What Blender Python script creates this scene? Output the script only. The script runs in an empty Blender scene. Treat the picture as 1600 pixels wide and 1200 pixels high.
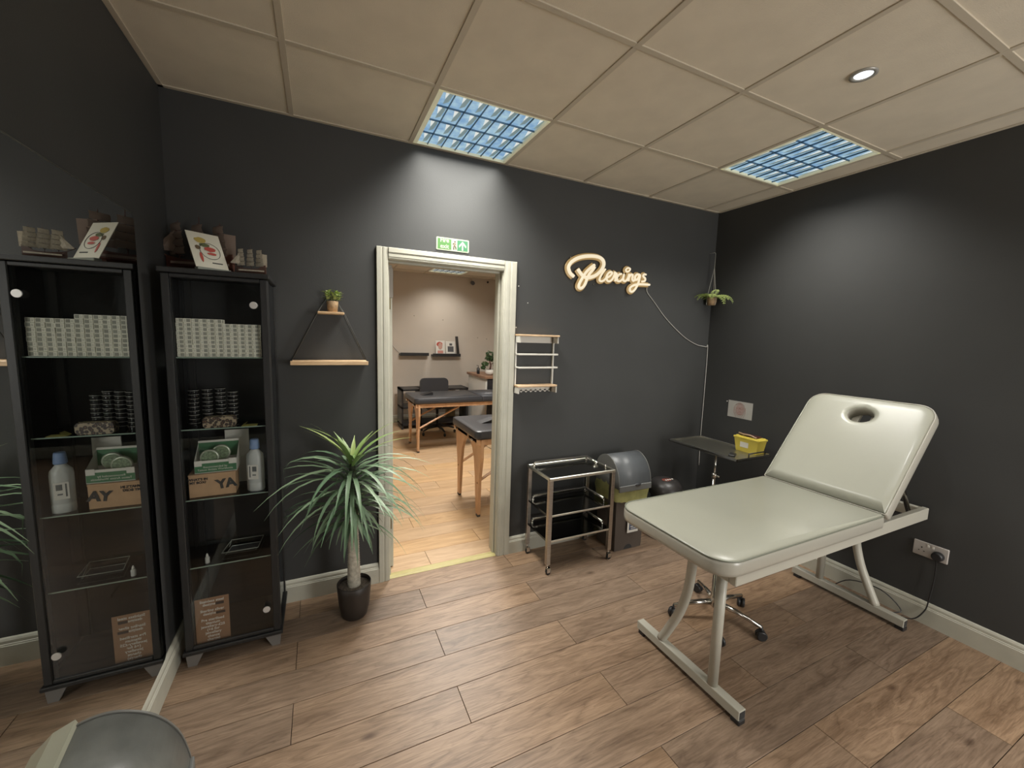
import bpy, math, random
from mathutils import Vector, Matrix
random.seed(7)
S = bpy.context.scene
COL = S.collection
PI = math.pi
# ---------------------------------------------------------------- camera
yaw, pitch, roll, FPX = 0.4440, -0.1153, 0.0293, 633.8
f_ = Vector((math.sin(yaw)*math.cos(pitch), math.cos(yaw)*math.cos(pitch), math.sin(pitch)))
r_ = Vector((math.cos(yaw), -math.sin(yaw), 0)); u_ = r_.cross(f_)
r2 = r_*math.cos(roll) + u_*math.sin(roll); u2 = -r_*math.sin(roll) + u_*math.cos(roll)
cam = bpy.data.cameras.new('camera'); co = bpy.data.objects.new('camera', cam); COL.objects.link(co)
M = Matrix((r2, u2, -f_)).transposed().to_4x4(); M.translation = Vector((-0.4967, -2.5038, 1.5514))
co.matrix_world = M; cam.sensor_width = 36; cam.sensor_fit = 'HORIZONTAL'; cam.lens = 36*FPX/1600; cam.clip_start = .02
S.camera = co
S.view_settings.view_transform = 'Standard'; S.view_settings.look = 'None'
S.view_settings.exposure = 0.0; S.view_settings.gamma = 1.0; S.view_settings.use_curve_mapping = False
# ---------------------------------------------------------------- world and lamps
W = bpy.data.worlds.new('world'); S.world = W; W.use_nodes = True
W.node_tree.nodes['Background'].inputs[0].default_value = (.75, .82, .9, 1)
W.node_tree.nodes['Background'].inputs[1].default_value = 0.9
def area(name, loc, sx, sy, power, col, rot=(0, 0, 0), spread=180):
    l = bpy.data.lights.new(name, 'AREA'); l.shape = 'RECTANGLE'; l.size = sx; l.size_y = sy
    l.energy = power; l.color = col; l.spread = math.radians(spread)
    o = bpy.data.objects.new(name, l); COL.objects.link(o); o.location = loc; o.rotation_euler = rot
    return o
area('added_rear_fill', (1.98, -4.50, 1.45), 0.9, 1.7, 68, (1.0, .97, .92), (PI/2, 0, 0))  # added fill lamp brightening the ceiling, no window known there
LAMPC = (1.0, .97, .90)
for x, y, p, sp_ in ((.30, -.30, 25, 120), (2.10, -.90, 14, 120), (.30, -3.30, 12, 150), (2.10, -3.30, 6, 150)):  # last two, in the rear, are added unseen lamps for brightness
    area('louvre_or_unseen_lamp', (x, y, 2.6375), .52, .52, p, LAMPC, (0, 0, 0), sp_)
area('louvre_or_unseen_lamp', (1.47, 4.22, 2.585), .5, .3, 6, (1.0, .95, .88), (0, 0, 0), 125)
area('louvre_or_unseen_lamp', (0.9, 1.9, 2.585), .55, .55, 74, (1.0, .96, .90), (0, 0, 0), 165)  # unseen lamp that evens out the light on the far wall
sp = bpy.data.lights.new('downlight_lamp', 'SPOT'); sp.energy = 22; sp.spot_size = math.radians(95); sp.spot_blend = .8; sp.shadow_soft_size = .035
so = bpy.data.objects.new('downlight_lamp', sp); COL.objects.link(so); so.location = (1.507, -1.498, 2.625)

# ---------------------------------------------------------------- materials
MATS = {}
def base(name):
    m = bpy.data.materials.new(name); m.use_nodes = True
    return m, m.node_tree.nodes, m.node_tree.links, m.node_tree.nodes['Principled BSDF']
def mat(name, col, rough=.5, metal=0, emit=None, es=0, var=0, scale=20, bump=0, bscale=60, trans=0, coat=0, spec=None, stretch=None):
    if name in MATS: return MATS[name]
    m, N, L, b = base(name)
    b.inputs['Base Color'].default_value = (*col, 1); b.inputs['Roughness'].default_value = rough; b.inputs['Metallic'].default_value = metal
    if spec is not None: b.inputs['Specular IOR Level'].default_value = spec
    if trans: b.inputs['Transmission Weight'].default_value = trans
    if coat: b.inputs['Coat Weight'].default_value = coat; b.inputs['Coat Roughness'].default_value = .15
    if emit: b.inputs['Emission Color'].default_value = (*emit, 1); b.inputs['Emission Strength'].default_value = es
    if var or bump:
        tc = N.new('ShaderNodeTexCoord'); mp = N.new('ShaderNodeMapping'); L.new(tc.outputs['Object'], mp.inputs[0])
        if stretch: mp.inputs['Scale'].default_value = stretch
    if var:
        n = N.new('ShaderNodeTexNoise'); n.inputs['Scale'].default_value = scale; n.inputs['Detail'].default_value = 5; L.new(mp.outputs[0], n.inputs['Vector'])
        r = N.new('ShaderNodeValToRGB'); r.color_ramp.elements[0].position = .3; r.color_ramp.elements[1].position = .7
        r.color_ramp.elements[0].color = (*[c*(1-var) for c in col], 1); r.color_ramp.elements[1].color = (*[min(1, c*(1+var)) for c in col], 1)
        L.new(n.outputs['Fac'], r.inputs[0]); L.new(r.outputs[0], b.inputs['Base Color'])
    if bump:
        n2 = N.new('ShaderNodeTexNoise'); n2.inputs['Scale'].default_value = bscale; n2.inputs['Detail'].default_value = 3; L.new(mp.outputs[0], n2.inputs['Vector'])
        bp = N.new('ShaderNodeBump'); bp.inputs['Strength'].default_value = bump; bp.inputs['Distance'].default_value = .002
        L.new(n2.outputs['Fac'], bp.inputs['Height']); L.new(bp.outputs[0], b.inputs['Normal'])
    MATS[name] = m; return m
def glassmat(name, tint, ior=1.45, rough=.02, mx=1.0):
    if name in MATS: return MATS[name]
    m, N, L, b = base(name); N.remove(b); out = N['Material Output']
    t = N.new('ShaderNodeBsdfTransparent'); t.inputs[0].default_value = (*tint, 1)
    g = N.new('ShaderNodeBsdfGlossy'); g.inputs['Roughness'].default_value = rough; g.inputs[0].default_value = (.9, .92, .95, 1)
    fr = N.new('ShaderNodeFresnel'); fr.inputs[0].default_value = ior
    mm = N.new('ShaderNodeMath'); mm.operation = 'MULTIPLY'; mm.inputs[1].default_value = mx; L.new(fr.outputs[0], mm.inputs[0])
    mi = N.new('ShaderNodeMixShader'); L.new(mm.outputs[0], mi.inputs[0]); L.new(t.outputs[0], mi.inputs[1]); L.new(g.outputs[0], mi.inputs[2]); L.new(mi.outputs[0], out.inputs[0])
    MATS[name] = m; return m
def woodmat(name, dark, light, scale=(1.1, 9, 9), rough=.42, rnd=.25, knots=False, wave=.28, ax='X'):
    if name in MATS: return MATS[name]
    m, N, L, b = base(name)
    tc = N.new('ShaderNodeTexCoord'); oi = N.new('ShaderNodeObjectInfo')
    off = N.new('ShaderNodeVectorMath'); off.operation = 'MULTIPLY_ADD'
    cb = N.new('ShaderNodeCombineXYZ'); L.new(oi.outputs['Random'], cb.inputs[0]); L.new(oi.outputs['Random'], cb.inputs[1])
    L.new(cb.outputs[0], off.inputs[0]); off.inputs[1].default_value = (37, 71, 0); L.new(tc.outputs['Object'], off.inputs[2])
    mp = N.new('ShaderNodeMapping'); mp.inputs['Scale'].default_value = scale; L.new(off.outputs[0], mp.inputs[0])
    # long wandering grain
    n1 = N.new('ShaderNodeTexNoise'); n1.inputs['Scale'].default_value = 1.6; n1.inputs['Detail'].default_value = 3; n1.inputs['Distortion'].default_value = .6; L.new(mp.outputs[0], n1.inputs['Vector'])
    mul = N.new('ShaderNodeMath'); mul.operation = 'MULTIPLY'; mul.inputs[1].default_value = 13 if knots else 9; L.new(n1.outputs['Fac'], mul.inputs[0])
    fr = N.new('ShaderNodeMath'); fr.operation = 'PINGPONG'; fr.inputs[1].default_value = 1; L.new(mul.outputs[0], fr.inputs[0])
    n2 = N.new('ShaderNodeTexNoise'); n2.inputs['Scale'].default_value = 6; n2.inputs['Detail'].default_value = 9; n2.inputs['Roughness'].default_value = .72
    mp2 = N.new('ShaderNodeMapping'); mp2.inputs['Scale'].default_value = (scale[0]*2, scale[1]*3.2, scale[2]*3.2); L.new(off.outputs[0], mp2.inputs[0]); L.new(mp2.outputs[0], n2.inputs['Vector'])
    n3 = N.new('ShaderNodeTexNoise'); n3.inputs['Scale'].default_value = 1.7; n3.inputs['Detail'].default_value = 2; L.new(mp.outputs[0], n3.inputs['Vector'])
    mx = N.new('ShaderNodeMix'); mx.inputs[0].default_value = wave; L.new(n2.outputs['Fac'], mx.inputs[2]); L.new(fr.outputs[0], mx.inputs[3])
    mx2 = N.new('ShaderNodeMix'); mx2.inputs[0].default_value = .4; L.new(mx.outputs[0], mx2.inputs[2]); L.new(n3.outputs['Fac'], mx2.inputs[3])
    rp = N.new('ShaderNodeValToRGB'); rp.color_ramp.elements[0].position = .3; rp.color_ramp.elements[1].position = .68
    rp.color_ramp.elements[0].color = (*dark, 1); rp.color_ramp.elements[1].color = (*light, 1); L.new(mx2.outputs[0], rp.inputs[0])
    col = rp.outputs[0]
    if knots:
        ml = N.new('ShaderNodeMath'); ml.operation = 'MULTIPLY'; ml.inputs[1].default_value = 22; L.new(n1.outputs['Fac'], ml.inputs[0])
        pp_ = N.new('ShaderNodeMath'); pp_.operation = 'PINGPONG'; pp_.inputs[1].default_value = 1; L.new(ml.outputs[0], pp_.inputs[0])
        rc = N.new('ShaderNodeValToRGB'); rc.color_ramp.elements[0].position = 0; rc.color_ramp.elements[0].color = (.70, .66, .62, 1); rc.color_ramp.elements[1].position = .22; rc.color_ramp.elements[1].color = (1, 1, 1, 1); L.new(pp_.outputs[0], rc.inputs[0])
        mc = N.new('ShaderNodeMix'); mc.data_type = 'RGBA'; mc.blend_type = 'MULTIPLY'; L.new(n2.outputs['Fac'], mc.inputs[0]); L.new(col, mc.inputs[6]); L.new(rc.outputs[0], mc.inputs[7]); col = mc.outputs[2]
        nf = N.new('ShaderNodeTexNoise'); nf.inputs['Scale'].default_value = 9; nf.inputs['Detail'].default_value = 6; mpf = N.new('ShaderNodeMapping'); mpf.inputs['Scale'].default_value = (1.4, 22, 1); L.new(off.outputs[0], mpf.inputs[0]); L.new(mpf.outputs[0], nf.inputs['Vector'])
        rf_ = N.new('ShaderNodeValToRGB'); rf_.color_ramp.elements[0].position = .32; rf_.color_ramp.elements[0].color = (.68, .66, .64, 1); rf_.color_ramp.elements[1].position = .52; rf_.color_ramp.elements[1].color = (1, 1, 1, 1); L.new(nf.outputs['Fac'], rf_.inputs[0])
        mf = N.new('ShaderNodeMix'); mf.data_type = 'RGBA'; mf.blend_type = 'MULTIPLY'; mf.inputs[0].default_value = .7; L.new(col, mf.inputs[6]); L.new(rf_.outputs[0], mf.inputs[7]); col = mf.outputs[2]
        v = N.new('ShaderNodeTexVoronoi'); v.inputs['Scale'].default_value = 1.0
        mp3 = N.new('ShaderNodeMapping'); mp3.inputs['Scale'].default_value = (2.2, 5.5, 1); L.new(off.outputs[0], mp3.inputs[0]); L.new(mp3.outputs[0], v.inputs['Vector'])
        r3 = N.new('ShaderNodeValToRGB'); r3.color_ramp.elements[0].position = .02; r3.color_ramp.elements[0].color = (.35, .3, .27, 1); r3.color_ramp.elements[1].position = .1; r3.color_ramp.elements[1].color = (1, 1, 1, 1)
        L.new(v.outputs['Distance'], r3.inputs[0])
        mk = N.new('ShaderNodeMix'); mk.data_type = 'RGBA'; mk.blend_type = 'MULTIPLY'; mk.inputs[0].default_value = 1; L.new(col, mk.inputs[6]); L.new(r3.outputs[0], mk.inputs[7]); col = mk.outputs[2]
    hs = N.new('ShaderNodeHueSaturation'); mr = N.new('ShaderNodeMapRange'); L.new(oi.outputs['Random'], mr.inputs[0]); mr.inputs[3].default_value = 1-rnd; mr.inputs[4].default_value = 1+rnd*.6
    mr2 = N.new('ShaderNodeMapRange'); L.new(oi.outputs['Random'], mr2.inputs[0]); mr2.inputs[3].default_value = .88; mr2.inputs[4].default_value = 1.05
    L.new(mr.outputs[0], hs.inputs['Value']); L.new(mr2.outputs[0], hs.inputs['Saturation']); L.new(col, hs.inputs['Color'])
    L.new(hs.outputs[0], b.inputs['Base Color']); b.inputs['Roughness'].default_value = rough
    bp = N.new('ShaderNodeBump'); bp.inputs['Strength'].default_value = .15; bp.inputs['Distance'].default_value = .001; L.new(n2.outputs['Fac'], bp.inputs['Height']); L.new(bp.outputs[0], b.inputs['Normal'])
    MATS[name] = m; return m

BLACKWALL = mat('black_matt_paint', (.045, .046, .045), .6, var=.06, scale=3, bump=.15, bscale=140, spec=.45)
CREAMWALL = mat('cream_paint', (.58, .52, .445), .7, var=.04, scale=2, bump=.1, bscale=120)
SKIRT = mat('cream_gloss_paint', (.47, .46, .385), .42, var=.06, scale=9, bump=.2, bscale=60)
TILE = mat('ceiling_tile_board', (.72, .645, .52), .85, var=.05, scale=6, bump=.35, bscale=260)
BAR = mat('ceiling_bar_paint', (.56, .495, .39), .55)
PLANK = woodmat('oak_laminate', (.165, .103, .062), (.375, .255, .165), knots=True, rnd=.2, rough=.42)
PLANK2 = woodmat('pale_oak_laminate', (.40, .25, .125), (.60, .40, .22), rnd=.06, rough=.4)
GAPM = mat('floor_gap', (.035, .02, .014), .8)
PINE = woodmat('pine', (.50, .32, .17), (.78, .55, .33), (2, 12, 12), rnd=.05)
BEECH = woodmat('beech', (.50, .28, .14), (.66, .40, .22), (3, 3, 1), rnd=.05)
KRAFT = mat('kraft_card', (.47, .30, .17), .8, var=.06, scale=40)
CHROME = mat('chrome', (.62, .60, .56), .18, 1)
STEEL = mat('brushed_steel', (.50, .46, .41), .3, 1, var=.1, scale=12, stretch=(1, 1, 8))
DSTEEL = mat('dark_polished_steel', (.16, .155, .14), .16, 1)
BLKPL = mat('black_plastic', (.018, .018, .019), .4)
BLKWOOD = mat('black_ash_veneer', (.017, .017, .017), .45, var=.25, scale=18, stretch=(8, 8, 1))
WHITEPL = mat('white_plastic', (.66, .64, .58), .4)
VINYL = mat('cream_vinyl', (.335, .335, .275), .38, var=.03, scale=3, bump=.35, bscale=14, coat=.15)
VINYLSIDE = mat('cream_vinyl_side', (.40, .385, .33), .33, bump=.4, bscale=18, coat=.2)
PIPING = mat('grey_piping', (.16, .17, .13), .5)
WHMETAL = mat('cream_powder_coat', (.46, .445, .38), .38)
BLKVINYL = mat('black_vinyl', (.035, .037, .042), .36, bump=.3, bscale=20)
GLASS = glassmat('cabinet_glass', (.985, .99, .985))
SHELFGLASS = glassmat('shelf_glass', (.86, .92, .88), 1.5)
EDGEGLASS = mat('glass_edge', (.25, .33, .27), .2)
MIRROR = mat('mirror_silvering', (.80, .82, .80), .0, 1)
GREY = mat('grey_plastic', (.10, .108, .115), .38, var=.12, scale=9)
BROWNPL = mat('brown_grey_plastic', (.085, .068, .056), .5)
BAG = mat('yellow_bag', (.40, .40, .16), .4, var=.2, scale=18, bump=.8, bscale=26)
YELLOW = mat('sharps_yellow', (.62, .50, .08), .4)
MAROON = mat('maroon_plastic', (.06, .018, .015), .4)
PAPER = mat('paper', (.66, .64, .58), .8)
INK = mat('ink', (.03, .03, .03), .7)
GREENINK = mat('green_print', (.045, .16, .07), .6)
RED = mat('red_print', (.42, .06, .04), .6)

# ---------------------------------------------------------------- mesh helpers
class MB:
    def __init__(s): s.v = []; s.f = []; s.m = []; s.sm = []
    def add(s, vs, fs, mi=0, smooth=False):
        o = len(s.v); s.v += [tuple(v) for v in vs]
        for f in fs: s.f.append(tuple(i+o for i in f)); s.m.append(mi); s.sm.append(smooth)
        return s
    def box(s, x0, x1, y0, y1, z0, z1, mi=0, T=None):
        vs = [Vector((x, y, z)) for z in (z0, z1) for y in (y0, y1) for x in (x0, x1)]
        if T: vs = [T @ v for v in vs]
        return s.add(vs, [(0, 2, 3, 1), (4, 5, 7, 6), (0, 1, 5, 4), (2, 6, 7, 3), (0, 4, 6, 2), (1, 3, 7, 5)], mi)
    def bbox(s, x0, x1, y0, y1, z0, z1, b=.004, mi=0, T=None):   # chamfered box
        vs = []; fs = []
        xs, ys, zs = (x0, x1), (y0, y1), (z0, z1)
        idx = {}
        for i in (0, 1):
            for j in (0, 1):
                for k in (0, 1):
                    sx, sy, sz = (1-2*i), (1-2*j), (1-2*k)
                    for a in range(3):
                        p = [xs[i]+sx*b, ys[j]+sy*b, zs[k]+sz*b]; p[a] = (xs[i], ys[j], zs[k])[a]
                        idx[(i, j, k, a)] = len(vs); vs.append(Vector(p))
        for a in range(3):
            o = [q for q in range(3) if q != a]
            for sd in (0, 1):
                loop = []
                for (p, q) in ((0, 0), (1, 0), (1, 1), (0, 1)):
                    t = [0, 0, 0]; t[a] = sd; t[o[0]] = p; t[o[1]] = q; loop.append(idx[(*t, a)])
                fs.append(tuple(loop))
            for p in (0, 1):
                for q in (0, 1):
                    t0 = [0]*3; t1 = [0]*3; t0[o[0]] = t1[o[0]] = p; t0[o[1]] = t1[o[1]] = q; t1[a] = 1
                    fs.append((idx[(*t0, o[0])], idx[(*t1, o[0])], idx[(*t1, o[1])], idx[(*t0, o[1])]))
        for i in (0, 1):
            for j in (0, 1):
                for k in (0, 1): fs.append(tuple(idx[(i, j, k, a)] for a in range(3)))
        if T: vs = [T @ v for v in vs]
        return s.add(vs, fs, mi)
    def lathe(s, prof, c=(0, 0, 0), n=20, mi=0, cap=True, T=None):
        vs = []
        for r, z in prof:
            for i in range(n):
                a = 2*PI*i/n; vs.append(Vector((r*math.cos(a), r*math.sin(a), z)))
        if T: vs = [T @ v for v in vs]
        vs = [v+Vector(c) for v in vs]
        fs = []
        for k in range(len(prof)-1):
            for i in range(n):
                j = (i+1) % n; fs.append((k*n+i, k*n+j, (k+1)*n+j, (k+1)*n+i))
        s.add(vs, fs, mi, True)
        if cap:
            o = len(s.v)-len(vs)
            for k in (0, len(prof)-1):
                if prof[k][0] > 1e-5: s.f.append(tuple(o+k*n+i for i in range(n))); s.m.append(mi); s.sm.append(False)
        return s
    def tube(s, pts, r, n=8, mi=0, flat=None, closed=False, cap=True):
        pts = [Vector(p) for p in pts]; m = len(pts); rs = r if isinstance(r, (list, tuple)) else [r]*m
        ref = None; vs = []
        for i, p in enumerate(pts):
            if closed: t = pts[(i+1) % m]-pts[i-1]
            else: t = pts[min(i+1, m-1)]-pts[max(i-1, 0)]
            t.normalize()
            if ref is None:
                ref = Vector((0, 0, 1)) if abs(t.z) < .9 else Vector((1, 0, 0))
                if flat is not None: ref = Vector(flat[0])
            a = (ref if flat is None else Vector(flat[0])); a = (a-t*a.dot(t)).normalized(); b = t.cross(a)
            if flat is None: ref = a
            ka, kb = (1, 1) if flat is None else (flat[1], flat[2])
            for k in range(n):
                g = 2*PI*k/n; vs.append(p+a*rs[i]*ka*math.cos(g)+b*rs[i]*kb*math.sin(g))
        fs = []
        for i in range(m if closed else m-1):
            i2 = (i+1) % m
            for k in range(n): fs.append((i*n+k, i*n+(k+1) % n, i2*n+(k+1) % n, i2*n+k))
        s.add(vs, fs, mi, n > 4)
        if cap and not closed:
            o = len(s.v)-len(vs)
            s.f.append(tuple(o+k for k in range(n))[::-1]); s.m.append(mi); s.sm.append(False)
            s.f.append(tuple(o+(m-1)*n+k for k in range(n))); s.m.append(mi); s.sm.append(False)
        return s
    def cyl(s, p0, p1, r, n=14, mi=0, r1=None): return s.tube([p0, p1], [r, r if r1 is None else r1], n, mi)
    def prism(s, poly, a0, a1, axis='y', mi=0, T=None, smooth=False):   # poly 2-D extruded along axis
        def P(p, a):
            return Vector({'x': (a, p[0], p[1]), 'y': (p[0], a, p[1]), 'z': (p[0], p[1], a)}[axis])
        n = len(poly); vs = [P(p, a0) for p in poly]+[P(p, a1) for p in poly]
        if T: vs = [T @ v for v in vs]
        fs = [(i, (i+1) % n, n+(i+1) % n, n+i) for i in range(n)]
        s.add(vs, fs, mi, smooth); o = len(s.v)-2*n
        for g in (tuple(o+i for i in range(n)), tuple(o+n+i for i in range(n))): s.f.append(g); s.m.append(mi); s.sm.append(False)
        return s
    def sphere(s, c, r, n=12, m=8, mi=0, sc=(1, 1, 1)):
        prof = [(max(1e-5, math.sin(PI*k/m)), -math.cos(PI*k/m)) for k in range(m+1)]
        vs = [Vector((c[0]+r*sc[0]*p[0]*math.cos(2*PI*i/n), c[1]+r*sc[1]*p[0]*math.sin(2*PI*i/n), c[2]+r*sc[2]*p[1])) for p in prof for i in range(n)]
        fs = [(k*n+i, k*n+(i+1) % n, (k+1)*n+(i+1) % n, (k+1)*n+i) for k in range(m) for i in range(n)]
        return s.add(vs, fs, mi, True)
    def build(s, name, mats, parent=None, loc=None, inv=False):
        me = bpy.data.meshes.new(name); me.from_pydata(s.v, [], s.f)
        for m in (mats if isinstance(mats, (list, tuple)) else [mats]): me.materials.append(m)
        me.polygons.foreach_set('material_index', s.m); me.polygons.foreach_set('use_smooth', s.sm)
        me.update()
        import bmesh
        bm = bmesh.new(); bm.from_mesh(me); bmesh.ops.recalc_face_normals(bm, faces=bm.faces); bm.to_mesh(me); bm.free()
        o = bpy.data.objects.new(name, me); COL.objects.link(o)
        if parent: o.parent = parent
        if loc: o.location = loc
        return o
def tag(o, label=None, cat=None, group=None, kind=None):
    if label: o['label'] = label
    if cat: o['category'] = cat
    if group: o['group'] = group
    if kind: o['kind'] = kind
    return o
def empty(name, loc=(0, 0, 0), rz=0, label=None, cat=None, group=None, kind=None):
    o = bpy.data.objects.new(name, None); COL.objects.link(o); o.location = loc; o.rotation_euler = (0, 0, rz); o.empty_display_size = .05
    return tag(o, label, cat, group, kind)
def dup(o, parent=None, loc=None):
    c = o.copy(); COL.objects.link(c)
    if parent: c.parent = parent
    if loc is not None: c.location = loc
    for ch in [q for q in bpy.data.objects if q.parent == o]: dup(ch, c)
    return c
def text(name, body, size, m, parent, Mx, align='CENTER', depth=.0004, bold=0):
    c = bpy.data.curves.new(name, 'FONT'); c.body = body; c.size = size; c.align_x = align; c.align_y = 'CENTER'; c.extrude = depth; c.offset = bold; c.resolution_u = 3
    t = bpy.data.objects.new(name+'_tmp', c); COL.objects.link(t)
    dg = bpy.context.evaluated_depsgraph_get(); me = bpy.data.meshes.new_from_object(t.evaluated_get(dg)); 
    COL.objects.unlink(t); bpy.data.objects.remove(t)
    me.name = name; me.materials.clear(); me.materials.append(m); me.transform(Mx)
    o = bpy.data.objects.new(name, me); COL.objects.link(o)
    if parent: o.parent = parent
    return o
def frame_m(o, xd, yd):   # matrix placing text plane with x dir xd and up yd at o
    xd = Vector(xd).normalized(); yd = Vector(yd).normalized(); zd = xd.cross(yd)
    m = Matrix((xd, yd, zd)).transposed().to_4x4(); m.translation = Vector(o); return m
def rrect(x0, x1, y0, y1, r, n=6):
    p = []
    for cx, cy, a0 in ((x1-r, y1-r, 0), (x0+r, y1-r, 90), (x0+r, y0+r, 180), (x1-r, y0+r, 270)):
        for k in range(n+1):
            a = math.radians(a0+90*k/n); p.append((cx+r*math.cos(a), cy+r*math.sin(a)))
    return p
def smoothpts(P, k=4):
    P = [Vector(p) for p in P]; out = []
    for i in range(len(P)-1):
        a, b, c, d = P[max(i-1, 0)], P[i], P[i+1], P[min(i+2, len(P)-1)]
        for j in range(k):
            t = j/k; out.append(.5*((2*b)+(c-a)*t+(2*a-5*b+4*c-d)*t*t+(3*b-a-3*c+d)*t**3))
    out.append(P[-1]); return out

XL, XR, YF, H = -1.135, 2.586, -4.6, 2.64
FY, FH = 4.7, 2.6        # neighbouring room: far wall and ceiling height
DX0, DX1, DZ = -.127, .603, 1.978
WT = .12
# ---------------------------------------------------------------- shell
def struct(mb, name, m, parent=None):
    o = mb.build(name, m, parent)
    if not parent: o['kind'] = 'structure'
    return o
floor = struct(MB().box(XL-.1, XR+.1, YF-.1, .0, -.06, -.006), 'floor', GAPM)
rows = [(-.175-.19*k) for k in range(-1, 24)]
pk = {}
def plank(x0, x1, y0, y1, z, m, parent, name='plank', g=.0012):
    L_, B_ = round(x1-x0, 4), round(y1-y0, 4); key = (L_, B_, m.name)
    if key not in pk:
        o = MB().bbox(-L_/2+g, L_/2-g, -B_/2+g, B_/2-g, -.006, 0, .0008).build(name, m, parent); pk[key] = o
    else:
        o = pk[key].copy(); COL.objects.link(o); o.parent = parent
    o.location = ((x0+x1)/2, (y0+y1)/2, z)
for k in range(-1, 23):
    y1 = min(-.0, -.175-.19*k); y0 = -.175-.19*(k+1)
    if y0 < YF: y0 = YF
    if y1 <= y0: continue
    xs = [XL]+[x for x in ([(.022 if k % 2 == 0 else .66)+1.29*i for i in range(-2, 3)]) if XL+.03 < x < XR-.03]+[XR]
    for a, b in zip(xs[:-1], xs[1:]): plank(a, b, y0, y1, 0, PLANK, floor)
floor2 = struct(MB().box(XL-.1, XR+.1, .0, FY+.1, -.06, -.007), 'floor', GAPM)
for k in range(0, 25):
    y0 = .06+.193*k; y1 = min(y0+.193, FY)
    if y1-y0 < .02: continue
    o_ = (.43*k) % 1.29
    xs = [XL]+[x for x in [XL+o_+1.29*i for i in range(0, 4)] if XL+.05 < x < XR-.05]+[XR]
    for a, b in zip(xs[:-1], xs[1:]): plank(a, b, y0, y1, -.001, PLANK2, floor2)
# walls
def wallbox(name, m, *boxes):
    mb = MB()
    for b in boxes: mb.box(*b)
    return struct(mb, name, m)
wb = wallbox('wall_back', [BLACKWALL, CREAMWALL], (XL-.1, DX0-.03, 0, WT/2, 0, 2.75), (DX1+.03, XR+.1, 0, WT/2, 0, 2.75), (DX0-.03, DX1+.03, 0, WT/2, DZ+.03, 2.75))
wallbox('wall_passage', CREAMWALL, (XL-.1, DX0-.03, WT/2, WT, 0, 2.75), (DX1+.03, XR+.1, WT/2, WT, 0, 2.75), (DX0-.03, DX1+.03, WT/2, WT, DZ+.03, 2.75))
wallbox('wall_left', BLACKWALL, (XL-.1, XL, YF-.1, 0, 0, 2.75))
wallbox('wall_right', BLACKWALL, (XR, XR+.1, YF-.1, 0, 0, 2.75))
wallbox('wall_front', BLACKWALL, (XL-.1, 1.49, YF-.1, YF, 0, 2.75), (2.47, XR+.1, YF-.1, YF, 0, 2.75), (1.49, 2.47, YF-.1, YF, 0, .55), (1.49, 2.47, YF-.1, YF, 2.35, 2.75))
win = empty('added_window_1', (1.98, YF, .55), kind='structure')  # made-up window around the added fill lamp
mb = MB()
for a in (-.49, -.025, .44): mb.bbox(a, a+.05, -.09, .0, 0, 1.8)
for a in (0, 1.74): mb.bbox(-.49, .49, -.09, .0, a, a+.06)
mb.build('added_window_frame', WHITEPL, win)
for a in (-.44, .025): MB().box(a, a+.415, -.06, -.054, .05, 1.75).build('pane', GLASS, win)
wallbox('wall_far', CREAMWALL, (XL-.1, XR+.1, FY, FY+.1, 0, 2.75))
wallbox('wall_far_left', CREAMWALL, (XL-.1, XL, WT, FY, 0, 2.75))
wallbox('wall_far_right', CREAMWALL, (XR, XR+.1, WT, FY, 0, 2.75))
# skirting
def skirt(name, p0, p1, inward, h=.128, m=SKIRT):
    p0, p1, n = Vector(p0), Vector(p1), Vector(inward); L_ = (p1-p0).length; d = (p1-p0)/L_
    prof = [(0, 0), (.019, 0), (.019, h*.72), (.016, h*.745), (.016, h*.78), (.013, h*.8), (.0125, h*.9), (.008, h*.97), (.004, h), (0, h)]
    vs = [(*(q + n*a)[:2], z) for q in (p0, p1) for a, z in prof]
    k = len(prof); mb = MB().add(vs, [(i, (i+1) % k, k+(i+1) % k, k+i) for i in range(k)]+[tuple(range(k)), tuple(range(k, 2*k))])
    return struct(mb, name, m)
skirt('baseboard_back', (XL, 0, 0), (DX0-.062, 0, 0), (0, -1, 0))
skirt('baseboard_back', (DX1+.092, 0, 0), (XR, 0, 0), (0, -1, 0), h=.122)
skirt('baseboard_left', (XL, YF, 0), (XL, -.02, 0), (1, 0, 0))
skirt('baseboard_right', (XR, YF, 0), (XR, -.02, 0), (-1, 0, 0))
skirt('baseboard_front', (XL+.02, YF, 0), (XR-.02, YF, 0), (0, 1, 0))
skirt('baseboard_far', (XL, FY, 0), (XR, FY, 0), (0, -1, 0))
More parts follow.
